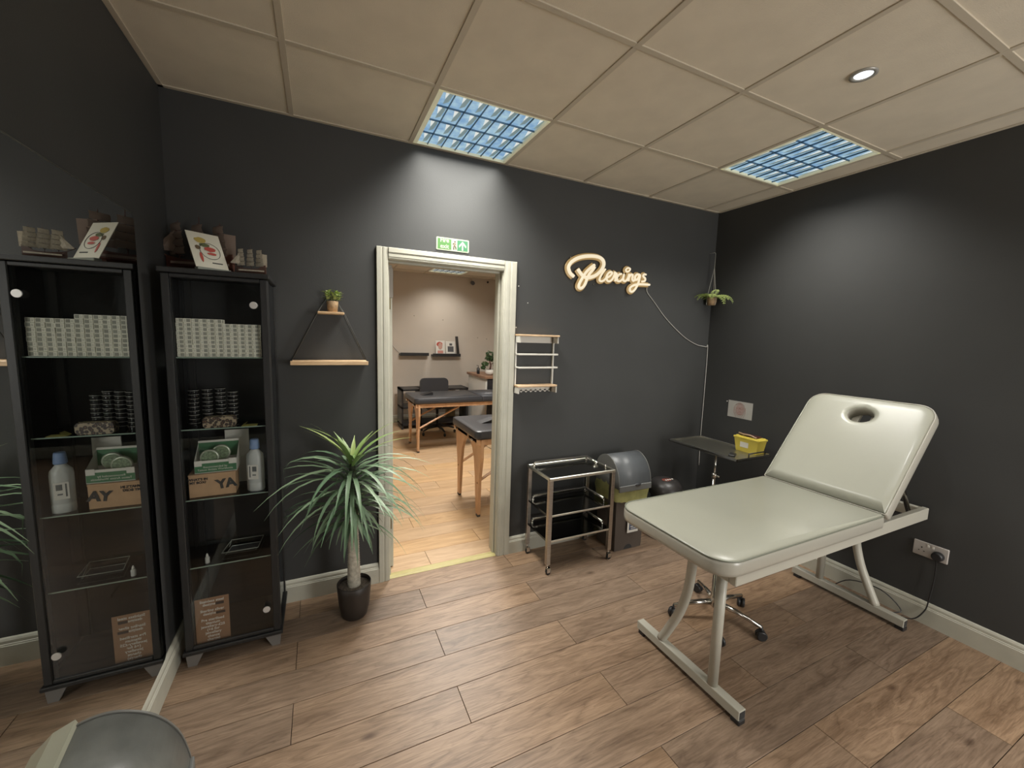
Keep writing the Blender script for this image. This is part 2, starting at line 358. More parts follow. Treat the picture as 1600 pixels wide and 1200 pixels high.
# ceilings
def ceiling(name, x0, x1, y0, y1, z, gx, gy, holes):
    c = struct(MB().box(x0-.1, x1+.1, y0, y1, z+.1, z+.14), name, GAPM)
    xs = sorted([x0+.004]+[g for g in gx if x0+.03 < g < x1-.03]+[x1-.004]); ys = sorted([y0+.004]+[g for g in gy if y0+.03 < g < y1-.03]+[y1-.004])
    cache = {}
    for a, b in zip(xs[:-1], xs[1:]):
        for e, f in zip(ys[:-1], ys[1:]):
            if any(a-.05 < hx < b+.05 and e-.05 < hy < f+.05 and a < hx < b and e < hy < f for hx, hy in holes): continue
            key = (round(b-a, 3), round(f-e, 3))
            if key not in cache:
                w, d = (b-a)/2, (f-e)/2
                cache[key] = MB().bbox(-w+.002, w-.002, -d+.002, d-.002, .0, .014, .003).build('ceiling_tile', TILE, c); o = cache[key]
            else: o = cache[key].copy(); COL.objects.link(o); o.parent = c
            o.location = ((a+b)/2, (e+f)/2, z+.004)
    for g in xs[1:-1]: MB().bbox(g-.012, g+.012, y0+.004, y1-.004, z-.001, z+.006, .001).build('grid_bar', BAR, c)
    for g in ys[1:-1]: MB().bbox(x0+.004, x1-.004, g-.012, g+.012, z-.0005, z+.006, .001).build('grid_bar', BAR, c)
    for bx in ((x0, x0+.022, y0, y1), (x1-.022, x1, y0, y1), (x0, x1, y0, y0+.022), (x0, x1, y1-.022, y1)):
        MB().bbox(*bx, z-.0015, z+.0035, .001).build('edge_trim', BAR, c)
    return c
ceil = ceiling('ceiling', XL, XR, YF, 0, H, [.6*i for i in range(-1, 5)], [-.6013-.6*j for j in range(7)], [(.3, -.3), (2.1, -.9), (.3, -3.3), (2.1, -3.3)])
ceil2 = ceiling('ceiling', XL, XR, WT, FY, FH, [-.58, .02, .62, 1.16, 1.78, 2.38], [4.02-.6*j for j in range(7)]+[4.42], [(1.47, 4.22), (.9, 1.9)])
# ---------------------------------------------------------------- door
dr = empty('door_1', (.24, 0, 0), kind='structure')
def dm(mb, name, m, p=None): o = mb.build(name, m, p or dr); o.location = (-.24, 0, 0) if p is None else (0, 0, 0); return o
AW = .066
def arch(x0, x1, z0, z1, horiz, sgn=1):
    mb = MB()
    steps = ((0, 1, .012), (.06, .94, .016), (.0, .42, .022), (.55, .80, .019))
    for a, b, t in steps:
        if horiz: mb.bbox(x0, x1, -t, 0, z0+(z1-z0)*(1-b), z0+(z1-z0)*(1-a), .002)
        else:
            if sgn > 0: mb.bbox(x0+(x1-x0)*a, x0+(x1-x0)*b, -t, 0, z0, z1, .002)
            else: mb.bbox(x0+(x1-x0)*(1-b), x0+(x1-x0)*(1-a), -t, 0, z0, z1, .002)
    return mb
dm(arch(DX0-AW, DX0, 0, DZ+AW, False), 'architrave', SKIRT)
dm(arch(DX1+.004, DX1+AW+.028, 0, DZ+AW, False, -1), 'architrave', SKIRT)
dm(arch(DX0, DX1+.004, DZ, DZ+AW, True), 'architrave', SKIRT)
dm(MB().bbox(DX0-.03, DX0, -.002, WT+.005, 0, DZ, .002).bbox(DX0, DX0+.012, .03, .065, 0, DZ-.012), 'jamb', SKIRT)
dm(MB().bbox(DX1, DX1+.03, -.002, WT+.005, 0, DZ, .002).bbox(DX1-.012, DX1, .03, .065, 0, DZ-.012), 'jamb', SKIRT)
dm(MB().bbox(DX0-.03, DX1+.03, -.002, WT+.005, DZ, DZ+.03, .002).bbox(DX0, DX1, .03, .065, DZ-.012, DZ, .001), 'jamb', SKIRT)
TH = woodmat('yellow_threshold', (.36, .31, .12), (.48, .42, .2), (2, 14, 5), rnd=.05)
dm(MB().prism([(-.004, -.004), (-.004, .002), (.012, .008), (.045, .008), (.06, .002), (.06, -.004)], DX0, DX1, 'x'), 'threshold', TH)
leaf = dm(MB().bbox(DX0+.006, DX0+.044, WT+.01, WT+.735, .006, DZ-.01, .002), 'door_leaf', SKIRT)
for z in (.27, 1.70): MB().bbox(DX0+.0045, DX0+.034, WT+.006, WT+.0115, z, z+.085, .001).build('hinge', mat('aged_brass', (.22, .19, .11), .4, .8), leaf)
MB().bbox(DX0+.01, DX0+.05, WT+.004, WT+.02, 1.77, 1.95, .002).build('door_closer', mat('grey_metal', (.30, .27, .23), .4, .6), leaf)
BRZ = mat('bronze', (.25, .14, .05), .35, .9)
MB().tube([(DX0+.044, .80, 1.03), (DX0+.085, .80, 1.03), (DX0+.09, .72, 1.03)], .009, 8).lathe([(.022, 0), (.022, .004), (.01, .008)], T=Matrix.Translation((DX0+.044, .80, 1.03)) @ Matrix.Rotation(PI/2, 4, 'Y')).build('handle', BRZ, leaf)

# ---------------------------------------------------------------- louvre lights
def diffmat():
    m, N, L, b = base('light_diffuser'); tc = N.new('ShaderNodeTexCoord'); n = N.new('ShaderNodeTexNoise'); n.inputs['Scale'].default_value = 28; n.inputs['Detail'].default_value = 4
    L.new(tc.outputs['Object'], n.inputs['Vector']); r = N.new('ShaderNodeValToRGB'); e = r.color_ramp.elements; e[0].position = .35; e[0].color = (.17, .34, .56, 1); e[1].position = .68; e[1].color = (.40, .58, .66, 1)
    L.new(n.outputs['Fac'], r.inputs[0]); L.new(r.outputs[0], b.inputs['Emission Color']); b.inputs['Emission Strength'].default_value = .92; b.inputs['Base Color'].default_value = (.1, .12, .14, 1); b.inputs['Roughness'].default_value = .3
    return m
DIFF = diffmat()
LOUV = mat('louvre_metal', (.10, .17, .24), .35, .6)
LWHITE = mat('reflection_white', (.6, .6, .6), .3, emit=(.68, .72, .70), es=.85)  # glowing wedges that imitate tube reflections in the louvre cells
LGREY = mat('reflection_grey', (.2, .26, .26), .3, emit=(.15, .22, .24), es=.8)
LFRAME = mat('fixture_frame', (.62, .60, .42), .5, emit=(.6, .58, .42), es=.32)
def louvre(x, y, z, w, d, nx, ny, label, diff=None, group=None):
    t = empty('ceiling_light', (x, y, z), label=label, cat='ceiling light', group=group)
    mb = MB()
    for a, b, c_, e in ((-w/2, -w/2+.022, -d/2, d/2), (w/2-.016, w/2, -d/2, d/2), (-w/2, w/2, -d/2, -d/2+.010), (-w/2, w/2, d/2-.012, d/2)): mb.box(a, b, c_, e, -.001, .02)
    mb.build('frame', LFRAME, t)
    MB().box(-w/2, w/2, -d/2, d/2, .014, .018).build('diffuser', diff or DIFF, t)
    for i in range(1, nx):
        xx = -w/2+w*i/nx; MB().box(xx-.0018, xx+.0018, -d/2+.012, d/2-.012, .004, .012).build('louvre_blade', LOUV, t)
    for j in range(1, ny):
        yy = -d/2+d*j/ny; MB().box(-w/2+.012, w/2-.012, yy-.0018, yy+.0018, .004, .012).build('louvre_blade', LOUV, t)
    a, b = w/nx/2-.004, d/ny/2-.004
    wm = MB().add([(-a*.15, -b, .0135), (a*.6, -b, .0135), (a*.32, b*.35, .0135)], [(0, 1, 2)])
    gm = MB().add([(a*.55, -b*.95, .0132), (a, -b*.6, .0132), (a*.85, b*.5, .0132), (a*.30, b*.9, .0132), (a*.28, b*.2, .0132)], [(0, 1, 2, 3, 4)])  # grey wedge, also a reflection put in as a flat shape
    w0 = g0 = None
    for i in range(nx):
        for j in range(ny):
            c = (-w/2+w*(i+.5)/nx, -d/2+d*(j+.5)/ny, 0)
            if w0 is None: w0 = wm.build('painted_bright_reflection', LWHITE, t, c); g0 = gm.build('painted_grey_reflection', LGREY, t, c)
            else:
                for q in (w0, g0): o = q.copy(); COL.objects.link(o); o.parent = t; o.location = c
    return t
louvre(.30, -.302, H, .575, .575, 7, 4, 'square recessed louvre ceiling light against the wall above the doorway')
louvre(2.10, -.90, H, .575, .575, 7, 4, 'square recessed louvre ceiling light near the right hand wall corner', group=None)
louvre(.30, -3.30, H, .575, .575, 7, 4, 'added square recessed louvre ceiling light in the unseen rear half of the room, left one')
louvre(2.10, -3.30, H, .575, .575, 7, 4, 'added square recessed louvre ceiling light in the unseen rear half of the room, right one')
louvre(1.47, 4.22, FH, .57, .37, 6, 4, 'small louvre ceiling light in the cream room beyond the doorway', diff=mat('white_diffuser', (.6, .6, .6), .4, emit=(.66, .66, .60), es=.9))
louvre(.9, 1.9, FH, .575, .575, 6, 4, 'unseen square louvre ceiling light over the black couches in the next room')
t = empty('downlight', (1.507, -1.498, H), label='round recessed silver downlight in a ceiling tile', cat='downlight')
MB().lathe([(.046, .001), (.046, -.003), (.034, -.004), (.030, .002)], n=32, cap=False).build('bezel', mat('silver_bezel', (.42, .41, .38), .35, .3), t)
MB().lathe([(.031, .0), (.02, -.004), (.0001, -.006)], n=24, cap=False).build('lamp', mat('led', (1, 1, 1), .4, emit=(.9, .96, 1), es=2.2), t)

# ---------------------------------------------------------------- mirror
MX = XL+.006
t = empty('wall_mirror', (MX, -2, .14), label='large frameless wall mirror on the left black wall above the skirting', cat='mirror')
y0m, y1m, z0m, z1m = -1.9, 1.565, 0, 1.83
prof = rrect(y0m, y1m, z0m, z1m, .03, 5)
MB().prism(prof, 0, .005, 'x').build('mirror_glass', MIRROR, t)
MB().tube([(.0045, y0m+.02, z1m+.0015), (.0045, y1m-.03, z1m+.0015)], .0022, 6).build('edge_strip', mat('edge_silver', (.3, .31, .28), .3, .5), t)

# ---------------------------------------------------------------- display cabinet
CX0, CX1, CY0, CY1, CZ0, CZ1 = -1.083, -.702, -.355, -.022, .062, 1.797
cab = empty('display_cabinet', ((CX0+CX1)/2, (CY0+CY1)/2, 0), label='tall narrow black display cabinet with glass door and sides in the corner', cat='cabinet')
cl = Vector((-(CX0+CX1)/2, -(CY0+CY1)/2, 0))
def cb(mb, name, m, par=None):
    o = mb.build(name, m, par or cab)
    if par is None: o.location = cl
    return o
cb(MB().bbox(CX0-.008, CX1+.008, CY0-.01, CY1, CZ1-.022, CZ1, .003), 'top', BLKWOOD)
cb(MB().bbox(CX0-.008, CX1+.008, CY0-.01, CY1, CZ0, CZ0+.018, .003), 'base', BLKWOOD)
for a in (CX0, CX1-.032):
    cb(MB().bbox(a, a+.032, CY0+.018, CY0+.045, CZ0+.018, CZ1-.022, .003), 'post', BLKWOOD)
    cb(MB().bbox(a, a+.032, CY1-.03, CY1, CZ0+.018, CZ1-.022, .003), 'post', BLKWOOD)
cb(MB().box(CX0+.032, CX1-.032, CY1-.010, CY1-.004, CZ0+.018, CZ1-.022), 'back_panel', mat('black_board', (.02, .02, .02), .6))
for a in (CX0+.004, CX1-.008): cb(MB().box(a, a+.004, CY0+.045, CY1-.03, CZ0+.018, CZ1-.022), 'side_glass', GLASS)
door = cb(MB().box(CX0+.030, CX1-.030, CY0+.005, CY0+.009, CZ0+.022, CZ1-.026), 'glass_door', GLASS)
for a in (CX0+.002, CX1-.03): MB().bbox(a, a+.028, CY0, CY0+.016, CZ0+.02, CZ1-.024, .003).build('door_stile', BLKWOOD, door)
for a, b in ((CZ0+.02, CZ0+.036), (CZ1-.040, CZ1-.024)): MB().bbox(CX0+.030, CX1-.03, CY0, CY0+.016, a, b, .003).build('door_rail', BLKWOOD, door)
for z in (1.657, .210): MB().lathe([(.004, 0), (.004, .012), (.014, .014), (.0155, .018), (.0145, .021)], n=20, T=Matrix.Translation((-.757, CY0+.005, z)) @ Matrix.Rotation(PI/2, 4, 'X')).build('knob', mat('satin_knob', (.62, .60, .58), .35, .3), door)
SH = [1.425, 1.107, .785, .465]
for z in SH:
    o = cb(MB().box(CX0+.01, CX1-.01, CY0+.028, CY1-.034, z-.005, z), 'glass_shelf', SHELFGLASS)
    MB().box(CX0+.032, CX1-.032, CY0+.0265, CY0+.028, z-.005, z).build('shelf_edge', EDGEGLASS, o)
FT = mat('silver_grey_foot', (.19, .18, .17), .45, .2)
for a in (CX0, CX1-.07):
    for b in (CY0+.005, CY1-.04):
        s = 1 if a == CX0 else -1
        x0, x1 = (a+.0, a+.07)
        poly = [(x0, CZ0), (x1, CZ0), (x1-.03 if s > 0 else x1-.006, 0), (x0+.006 if s > 0 else x0+.03, 0)]
        cb(MB().prism(poly, b, b+.035, 'y'), 'foot', FT)
# contents: little cartons
BOXM = mat('carton_white', (.86, .84, .72), .7); BOXG = mat('carton_print', (.30, .30, .25), .7); BOXO = mat('carton_cream', (.50, .48, .40), .7)
w_, h_, d_ = .0276, .0184, .062
def carton():
    mb = MB().bbox(-w_/2+.0007, w_/2-.0007, -d_/2, d_/2, .0003, h_-.0005, .0008)
    mb.box(-w_*.08, w_*.40, -d_/2-.0004, -d_/2, h_*.16, h_*.86, 1)
    mb.box(-w_*.36, -w_*.16, -d_/2-.0004, -d_/2, h_*.30, h_*.42, 1).box(-w_*.36, -w_*.16, -d_/2-.0004, -d_/2, h_*.58, h_*.68, 1)
    mb.box(w_/2-.0007, w_/2-.0003, -d_*.4, -d_*.05, h_*.2, h_*.8, 1).box(-w_/2+.0003, -w_/2+.0007, -d_*.4, -d_*.05, h_*.2, h_*.8, 1)
    return mb.build('carton', [BOXM, BOXG])
ORD = ['first', 'second', 'third', 'fourth', 'fifth', 'sixth', 'seventh', 'eighth', 'ninth', 'tenth', 'eleventh']
first = None
for c in range(11):
    n = 9 if c < 6 else 8
    for k in range(n):
        o = carton() if first is None else first.copy()
        if first is None: first = o
        else: COL.objects.link(o)
        j = random.uniform(-.0006, .0006)
        o.location = (CX0+.038+w_*c+w_/2+j-.004, CY0+.068+random.uniform(-.0025, .0025), 1.4251+h_*k)
        top = k == n-1
        tag(o, f'white printed carton in {ORD[c]} column from left, {ORD[k]} row from bottom, top cabinet shelf', 'carton', 'white cartons on the top cabinet shelf')
# shelf 3 : stacked jars
JL = mat('lid_highlight', (.62, .60, .54), .3, .1); JB = mat('jar_black', (.012, .012, .013), .22)  # pale ring colour paints the highlight around each black lid
fj = None
for sx, sy, n, nm in ((-1.018, -.250, 9, 'first'), (-.972, -.225, 9, 'second'), (-.926, -.205, 9, 'third'), (-.880, -.190, 8, 'fourth')):
    for k in range(n):
        if fj is None:
            fj = empty('jar', (0, 0, 0)); MB().lathe([(.018, 0), (.0195, .002), (.0195, .011), (.018, .012)], n=14).build('body', JB, fj)
            MB().lathe([(.0201, .0125), (.0206, .0135), (.0206, .0165), (.019, .018)], n=14).build('lid', JB, fj); MB().lathe([(.0211, .0140), (.0211, .0150)], n=14, cap=False).build('lid_highlight_ring', JL, fj)
            o = fj
        else: o = dup(fj)
        o.location = (sx+random.uniform(-.001, .001), sy, 1.1072+.0186*k)
        tag(o, f'flat black jar in the {nm} stack from the left, {ORD[k]} from the bottom', 'jar', f'black jars in the {nm} stack')
# leopard pouch
def leopard():
    m, N, L, b = base('leopard_print'); tc = N.new('ShaderNodeTexCoord'); v = N.new('ShaderNodeTexVoronoi'); v.inputs['Scale'].default_value = 75; L.new(tc.outputs['Object'], v.inputs['Vector'])
    r = N.new('ShaderNodeValToRGB'); e = r.color_ramp.elements; e[0].position = .12; e[0].color = (.16, .08, .035, 1); e[1].position = .62; e[1].color = (.33, .26, .17, 1)
    q = e.new(.3); q.color = (.035, .02, .015, 1); q = e.new(.5); q.color = (.03, .02, .015, 1); L.new(v.outputs['Distance'], r.inputs[0]); L.new(r.outputs[0], b.inputs['Base Color']); b.inputs['Roughness'].default_value = .5
    return m
po = empty('pouch', (-.915, -.295, 1.1072), .08, 'leopard print zip pouch on the middle glass shelf of the cabinet', 'pouch')
MB().prism(rrect(-.062, .062, 0, .048, .014, 4), -.02, .02, 'y', smooth=False).build('pouch_body', leopard(), po)
MB().tube([(-.055, -.004, .0485), (.055, -.004, .0485)], .0018, 6).build('zip', mat('zip_gold', (.4, .33, .2), .35, .7), po)
o = MB().box(-.03, .03, -.02, .02, 0, .001).add([(-.03, -.02, .001), (-.01, -.02, .014), (-.01, .02, .014), (-.03, .02, .001)], [(0, 1, 2, 3)]).build('strap', mat('yellow_strap', (.5, .46, .12), .5)); o.location = (-.80, -.30, 1.1073); tag(o, 'folded yellow strip lying right of the leopard print pouch', 'strap')
# shelf 4
kb = empty('carton_box', (-.957, -.243, .7852), .03, 'brown kraft cardboard box marked YA on the lower cabinet shelf', 'box')
MB().bbox(-.088, .088, -.055, .055, 0, .104, .001).build('body', KRAFT, kb)
MB().bbox(-.089, .089, -.0565, .056, .099, .106, .0005).build('lid', KRAFT, kb)
text('lettering', 'YA', .058, INK, kb, frame_m((.052, -.0574, .052), (1, 0, .08), (-.15, 0, 1)), bold=.0028)
text('lettering', "WHAT'S IN\nMY BOX?", .0148, INK, kb, frame_m((-.054, -.0572, .076), (1, 0, 0), (0, 0, 1)), bold=.0005)
gb = empty('display_box', (-.943, -.238, .8918), .03, 'green and white open display carton on top of the kraft box', 'display box')
MB().box(-.080, .080, -.05, .05, 0, .002).box(-.080, .080, -.05, -.0485, 0, .058).box(-.080, .080, .0485, .05, 0, .13).add([(-.080, -.05, 0), (-.080, .05, 0), (-.080, .05, .12), (-.080, -.05, .058)], [(0, 1, 2, 3)]).add([(.080, -.05, 0), (.080, .05, 0), (.080, .05, .12), (.080, -.05, .058)], [(0, 1, 2, 3)]).build('tray', PAPER, gb)
MB().box(-.079, .079, -.0512, -.0501, .004, .046).build('green_band', GREENINK, gb)
MB().box(-.079, .079, .0470, .0484, .05, .120).build('green_back', GREENINK, gb)
MB().bbox(.050, .079, -.0522, -.0513, .036, .062, .0002).build('white_badge', PAPER, gb)
MB().bbox(-.079, -.052, -.0522, -.0513, .034, .060, .0002).build('white_badge', PAPER, gb)
text('lettering', 'Recommended by\nTattoo Artists Worldwide', .0125, PAPER, gb, frame_m((-.002, -.0515, .022), (1, 0, 0), (0, 0, 1)))
CLEAR = glassmat('clear_plastic', (.8, .86, .74), 1.5)
for i, (xx, yy) in enumerate(((-.02, -.012), (.02, .018))):
    q = empty('tin', (-.950+xx, -.238+yy, .895), .05, ('round green tin standing on edge at the front of the green display carton', 'round green tin standing at the back of the green display carton')[i], 'tin')
    R = Matrix.Translation((0, 0, .062+.012*i)) @ Matrix.Rotation(PI/2, 4, 'X')
    MB().bbox(-.03, .03, -.008, .004, 0, .026, .001).build('foot_card', PAPER, q)
    MB().lathe([(.036, 0), (.037, .002), (.037, .013), (.035, .015), (.029, .0155)], n=24, T=R).build('tin_body', mat('tin_silver', (.42, .46, .36), .3, .3), q)
    MB().lathe([(.031, .0157), (.031, .0162)], n=24, T=R).build('tin_label', mat('tin_label', (.16, .22, .13), .5, var=.6, scale=120), q)
wbx = MB().bbox(-.05, .05, -.004, .004, 0, .27, .001).build('leaflet_card', PAPER); wbx.location = (-.880, -.13, .7854); tag(wbx, 'upright white card standing behind the green display carton', 'card')
bt = empty('bottle', (-.788, -.280, .7852), -.25, 'translucent white plastic bottle with blue cap on the lower cabinet shelf', 'bottle')
BM = mat('bottle_plastic', (.50, .52, .50), .35)
MB().lathe([(.0355, 0), (.0375, .005), (.0375, .035), (.036, .038), (.0375, .042), (.0375, .158), (.035, .176), (.018, .198), (.017, .205)], n=8, T=Matrix.Diagonal((1, .75, 1, 1)) @ Matrix.Rotation(PI/8, 4, 'Z')).build('body', BM, bt)
MB().lathe([(.0205, .203), (.0215, .208), (.019, .240), (.0165, .250)], n=20).build('cap', mat('cap_blue', (.19, .29, .50), .45), bt)
MB().bbox(-.022, .022, -.0285, -.0272, .060, .130, .0003).build('label', PAPER, bt)
MB().box(-.016, -.011, -.0292, -.0286, .07, .124).box(-.003, .015, -.0292, -.0286, .098, .122).box(-.003, .012, -.0292, -.0286, .078, .084).build('label_print', mat('label_ink', (.12, .13, .13), .6), bt)
# shelf 5
sb = empty('dropper_bottle', (-.992, -.300, .4652), 0, 'tiny white dropper bottle on the lowest glass shelf of the cabinet', 'bottle')
MB().lathe([(.009, 0), (.0095, .003), (.0095, .026), (.005, .031)], n=12).build('body', mat('white_bottle', (.5, .5, .46), .4), sb)
MB().lathe([(.0055, .031), (.0055, .036), (.0025, .045), (.001, .047)], n=12).build('cap', PAPER, sb)
tr = empty('glass_dish', (-.865, -.20, .4652), .0, 'shallow clear tray on the lowest glass shelf of the cabinet', 'tray')
MB().add([(-.07, -.05, 0), (.06, -.05, 0), (.07, .06, 0), (-.05, .06, 0), (-.08, -.06, .016), (.07, -.06, .016), (.08, .07, .016), (-.06, .07, .016)], [(0, 1, 2, 3), (0, 1, 5, 4), (1, 2, 6, 5), (2, 3, 7, 6), (3, 0, 4, 7)]).build('dish', CLEAR, tr)
MB().tube([(-.08, -.06, .016), (.07, -.06, .016), (.08, .07, .016), (-.06, .07, .016)], .0018, 6, closed=True).build('rim', mat('dish_rim', (.34, .36, .3), .3), tr)
# price card
pc = empty('price_card', (-.980, -.320, .0805), 0, 'brown card with white lettering leaning inside the cabinet base', 'sign')
CARD = mat('brown_card', (.28, .155, .085), .6)
MB().bbox(-.066, .066, -.001, .001, 0, .222, .0006).build('card', CARD, pc)
yy = .206
for ln, gap in (('Stainless steel', .016), ('designs     ', .030), ('Sterling silver', .016), ('designs     ', .030), ('Pre sterilised', .0165), ('titanium', .0165), ('jewellery-£25', .0165), ('(+6 for', .0165), ('jewellery', .0165), ('change', .0165), ('charge)', .0165)):
    text('lettering', ln, .0168, PAPER, pc, frame_m((.0, -.0016, yy), (1, 0, 0), (0, 0, 1)), bold=.0003); yy -= gap
MB().box(.014, .046, -.0018, -.0011, .182, .195).box(.014, .050, -.0018, -.0011, .136, .148).build('dark_patch', mat('dark_patch', (.04, .025, .02), .6), pc)

# ---------------------------------------------------------------- on top of the cabinet
def ship(name, loc, rz, s, label, hull, sail, masts=3, rows=4):
    t = empty(name, loc, rz, label, 'ship model'); t.scale = (s, s, s*(1.65 if s < .2 else 1.35))
    mb = MB(); L_ = 1.0
    secs = []
    for i in range(9):
        u = i/8; x = -.5+u; w = .085*math.sin(PI*min(1, .18+u*.75))**.7*(1 if u < .8 else 1-(u-.8)*4.6); top = .14+.05*(2*u-1)**2+(.05 if u < .2 else 0)
        w = max(w, .006); secs.append([(x, -w, top), (x, -w*.9, .07), (x, -.012, .02), (x, .012, .02), (x, w*.9, .07), (x, w, top)])
    vs = [p for q in secs for p in q]; fs = []
    for i in range(8):
        for k in range(5): fs.append((i*6+k, i*6+k+1, (i+1)*6+k+1, (i+1)*6+k))
        fs.append((i*6+5, i*6, (i+1)*6, (i+1)*6+5))
    fs += [tuple(range(6)), tuple(range(48, 54))]
    mb.add(vs, fs).build('hull', hull, t)
    MB().bbox(-.46, .40, -.092, -.084, .085, .115, .002).bbox(-.46, .40, .084, .092, .085, .115, .002).build('gunport_band', sail, t)
    MB().box(-.3, -.26, -.06, .06, -.02, .05).box(.22, .26, -.06, .06, -.02, .05).box(-.45, .42, -.075, .075, -.03, -.012).build('stand', hull, t)
    mb = MB().cyl((.45, 0, .17), (.72, 0, .27), .008, 6)
    for i in range(masts):
        x = -.32+.31*i; mb.cyl((x, 0, .1), (x, 0, .62+(.06 if i == 1 else 0)), .009, 6, r1=.004)
        for r in range(rows+1): mb.cyl((x, -.14+.015*r, .2+.095*r), (x, .14-.015*r, .2+.095*r), .005, 5)
    mb.build('masts', hull, t)
    for i in range(masts):
        x = -.32+.31*i
        for r in range(rows):
            w = .20-.022*r; z0 = .205+.095*r; vs = []
            for a in range(5):
                v = -1+a/2
                for b, zz in ((.0, z0), (.03, z0+.045), (.0, z0+.088)):
                    lx, ly = .035+b*(1-.5*v*v), v*w; ca, sa = math.cos(.95), math.sin(.95); vs.append((x+lx*ca-ly*sa, lx*sa+ly*ca, zz))
            MB().add(vs, [(a*3+b, a*3+b+1, a*3+b+4, a*3+b+3) for a in range(4) for b in range(2)], smooth=True).build('square_sail', sail, t)
    for a, b in ((.70, .46), (.62, .42)):
        MB().add([(a, 0, .25), (.33, .0, b+.06), (.36, .0, .24), (.5, .035, .30)], [(0, 1, 3), (1, 2, 3), (0, 3, 2)]).build('jib_sail', sail, t)
    MB().add([(-.33, 0, .2), (-.55, .02, .2), (-.56, .03, .48), (-.33, .0, .5)], [(0, 1, 2, 3)]).build('spanker_sail', sail, t)
    return t
SAIL = mat('sailcloth', (.48, .43, .34), .8, var=.15, scale=20); SAILD = mat('sailcloth_dark', (.27, .205, .165), .8); HULL = mat('ship_wood', (.06, .025, .015), .5); HULLW = mat('ship_red_wood', (.09, .03, .018), .45)
ship('model_ship', (-.778, -.215, 1.804), PI-.15, .122, 'small wooden model ship with cream sails on the right of the cabinet top', HULL, SAIL)
ship('model_ship', (-.995, -.095, 1.812), PI-.2, .275, 'larger dark wooden model galleon behind the art card on the cabinet top', HULLW, SAILD, rows=4)
ac = empty('art_card', (-.915, -.268, 1.7985), .62, 'white art print card in a clear stand on the cabinet top', 'art card')
Tc = Matrix.Translation((0, 0, .012)) @ Matrix.Rotation(math.radians(-27), 4, 'X') @ Matrix.Diagonal((1.2, 1.2, 1.2, 1))
MB().bbox(-.054, .054, -.0012, .0012, 0, .152, .0006, T=Tc).build('print', mat('art_paper', (.62, .60, .50), .7), ac)
def blob(cx, cz, rx, rz, n=14, rough=.25, T=Tc, y=-.0022):
    vs = [T @ Vector((cx, y, cz))]+[T @ Vector((cx+rx*(1-rough*random.random())*math.cos(2*PI*i/n), y, cz+rz*(1-rough*random.random())*math.sin(2*PI*i/n))) for i in range(n)]
    return MB().add(vs, [(0, i+1, (i+1) % n+1) for i in range(n)])
blob(-.014, .118, .022, .014).build('yellow_motif', mat('print_yellow', (.42, .32, .08), .7), ac)
blob(-.006, .098, .020, .009, y=-.0026).build('green_motif', mat('print_green', (.10, .12, .05), .7), ac)
blob(.010, .083, .022, .012, y=-.0028).build('red_motif', RED, ac)
blob(.012, .064, .018, .006, y=-.0028).build('red_motif', RED, ac)
blob(-.030, .085, .010, .010, y=-.0027).build('brown_motif', mat('print_brown', (.12, .08, .04), .7), ac)
blob(-.026, .045, .005, .024, y=-.0024).build('red_motif', RED, ac)
MB().tube([Tc @ Vector((.008+.033*math.cos(a), -.0026, .075+.034*math.sin(a))) for a in [2*PI*i/24 for i in range(24)]], .0009, 5, closed=True).build('ring_motif', INK, ac)
MB().box(.004, .038, -.0026, -.0018, .024, .028, T=Tc).build('caption_line', INK, ac)
MB().bbox(-.066, .066, -.018, .012, 0, .015, .002).bbox(-.02, .02, .012, .10, 0, .004, .001).build('stand', mat('clear_stand', (.30, .32, .28), .15, 0, coat=.5), ac)

# ---------------------------------------------------------------- plants
def leafmesh(L_, w, el, droop, n=7, vfold=.25):
    """strap leaf growing along +x, curving down"""
    vs = []; x = z = 0; a = el; st = L_/n
    for i in range(n+1):
        u = i/n; ww = w*(math.sin(PI*min(1, .12+u*.9))**.6)*(1-u**3)+.0006
        nx, nz = -math.sin(a), math.cos(a)
        vs += [(x+nx*ww*vfold, -ww, z+nz*ww*vfold), (x, 0, z), (x+nx*ww*vfold, ww, z+nz*ww*vfold)]
        x += st*math.cos(a); z += st*math.sin(a); a -= droop/n*(1.25-.5*u)
    fs = []
    for i in range(n): fs += [(i*3, i*3+1, i*3+4, i*3+3), (i*3+1, i*3+2, i*3+5, i*3+4)]
    return vs, fs
def leafmat(name, a, b):
    m, N, L, bs = base(name); oi = N.new('ShaderNodeObjectInfo'); r = N.new('ShaderNodeValToRGB'); r.color_ramp.elements[0].color = (*a, 1); r.color_ramp.elements[1].color = (*b, 1)
    L.new(oi.outputs['Random'], r.inputs[0]); L.new(r.outputs[0], bs.inputs['Base Color']); bs.inputs['Roughness'].default_value = .45
    return m
dp = empty('potted_palm', (-.355, -.262, 0), 0, 'artificial dracaena palm with arching green leaves in a dark pot', 'plant')
POT = mat('dark_brown_pot', (.028, .022, .018), .5)
MB().lathe([(.001, 0), (.058, 0), (.066, .01), (.079, .07), (.086, .15), (.088, .19), (.084, .192), (.082, .17)], n=32, cap=False).build('pot', POT, dp)
MB().lathe([(.001, .176), (.05, .174), (.083, .168)], n=24, cap=False).build('pebbles', mat('pebbles', (.12, .10, .08), .8, var=.7, scale=160, bump=1, bscale=160), dp)
prof = []
for i in range(60):
    z = .16+.40*i/59; prof.append((.0335-.009*i/59+(.0022 if i % 2 else 0), z))
MB().lathe(prof, n=20).build('trunk', mat('pale_bark', (.43, .40, .33), .8, var=.25, scale=60, bump=.8, bscale=90), dp)
MB().lathe([(.022, .54), (.026, .6), (.022, .75), (.012, .88)], n=12).build('core', mat('dark_core', (.03, .04, .02), .8, var=.4, scale=60), dp)
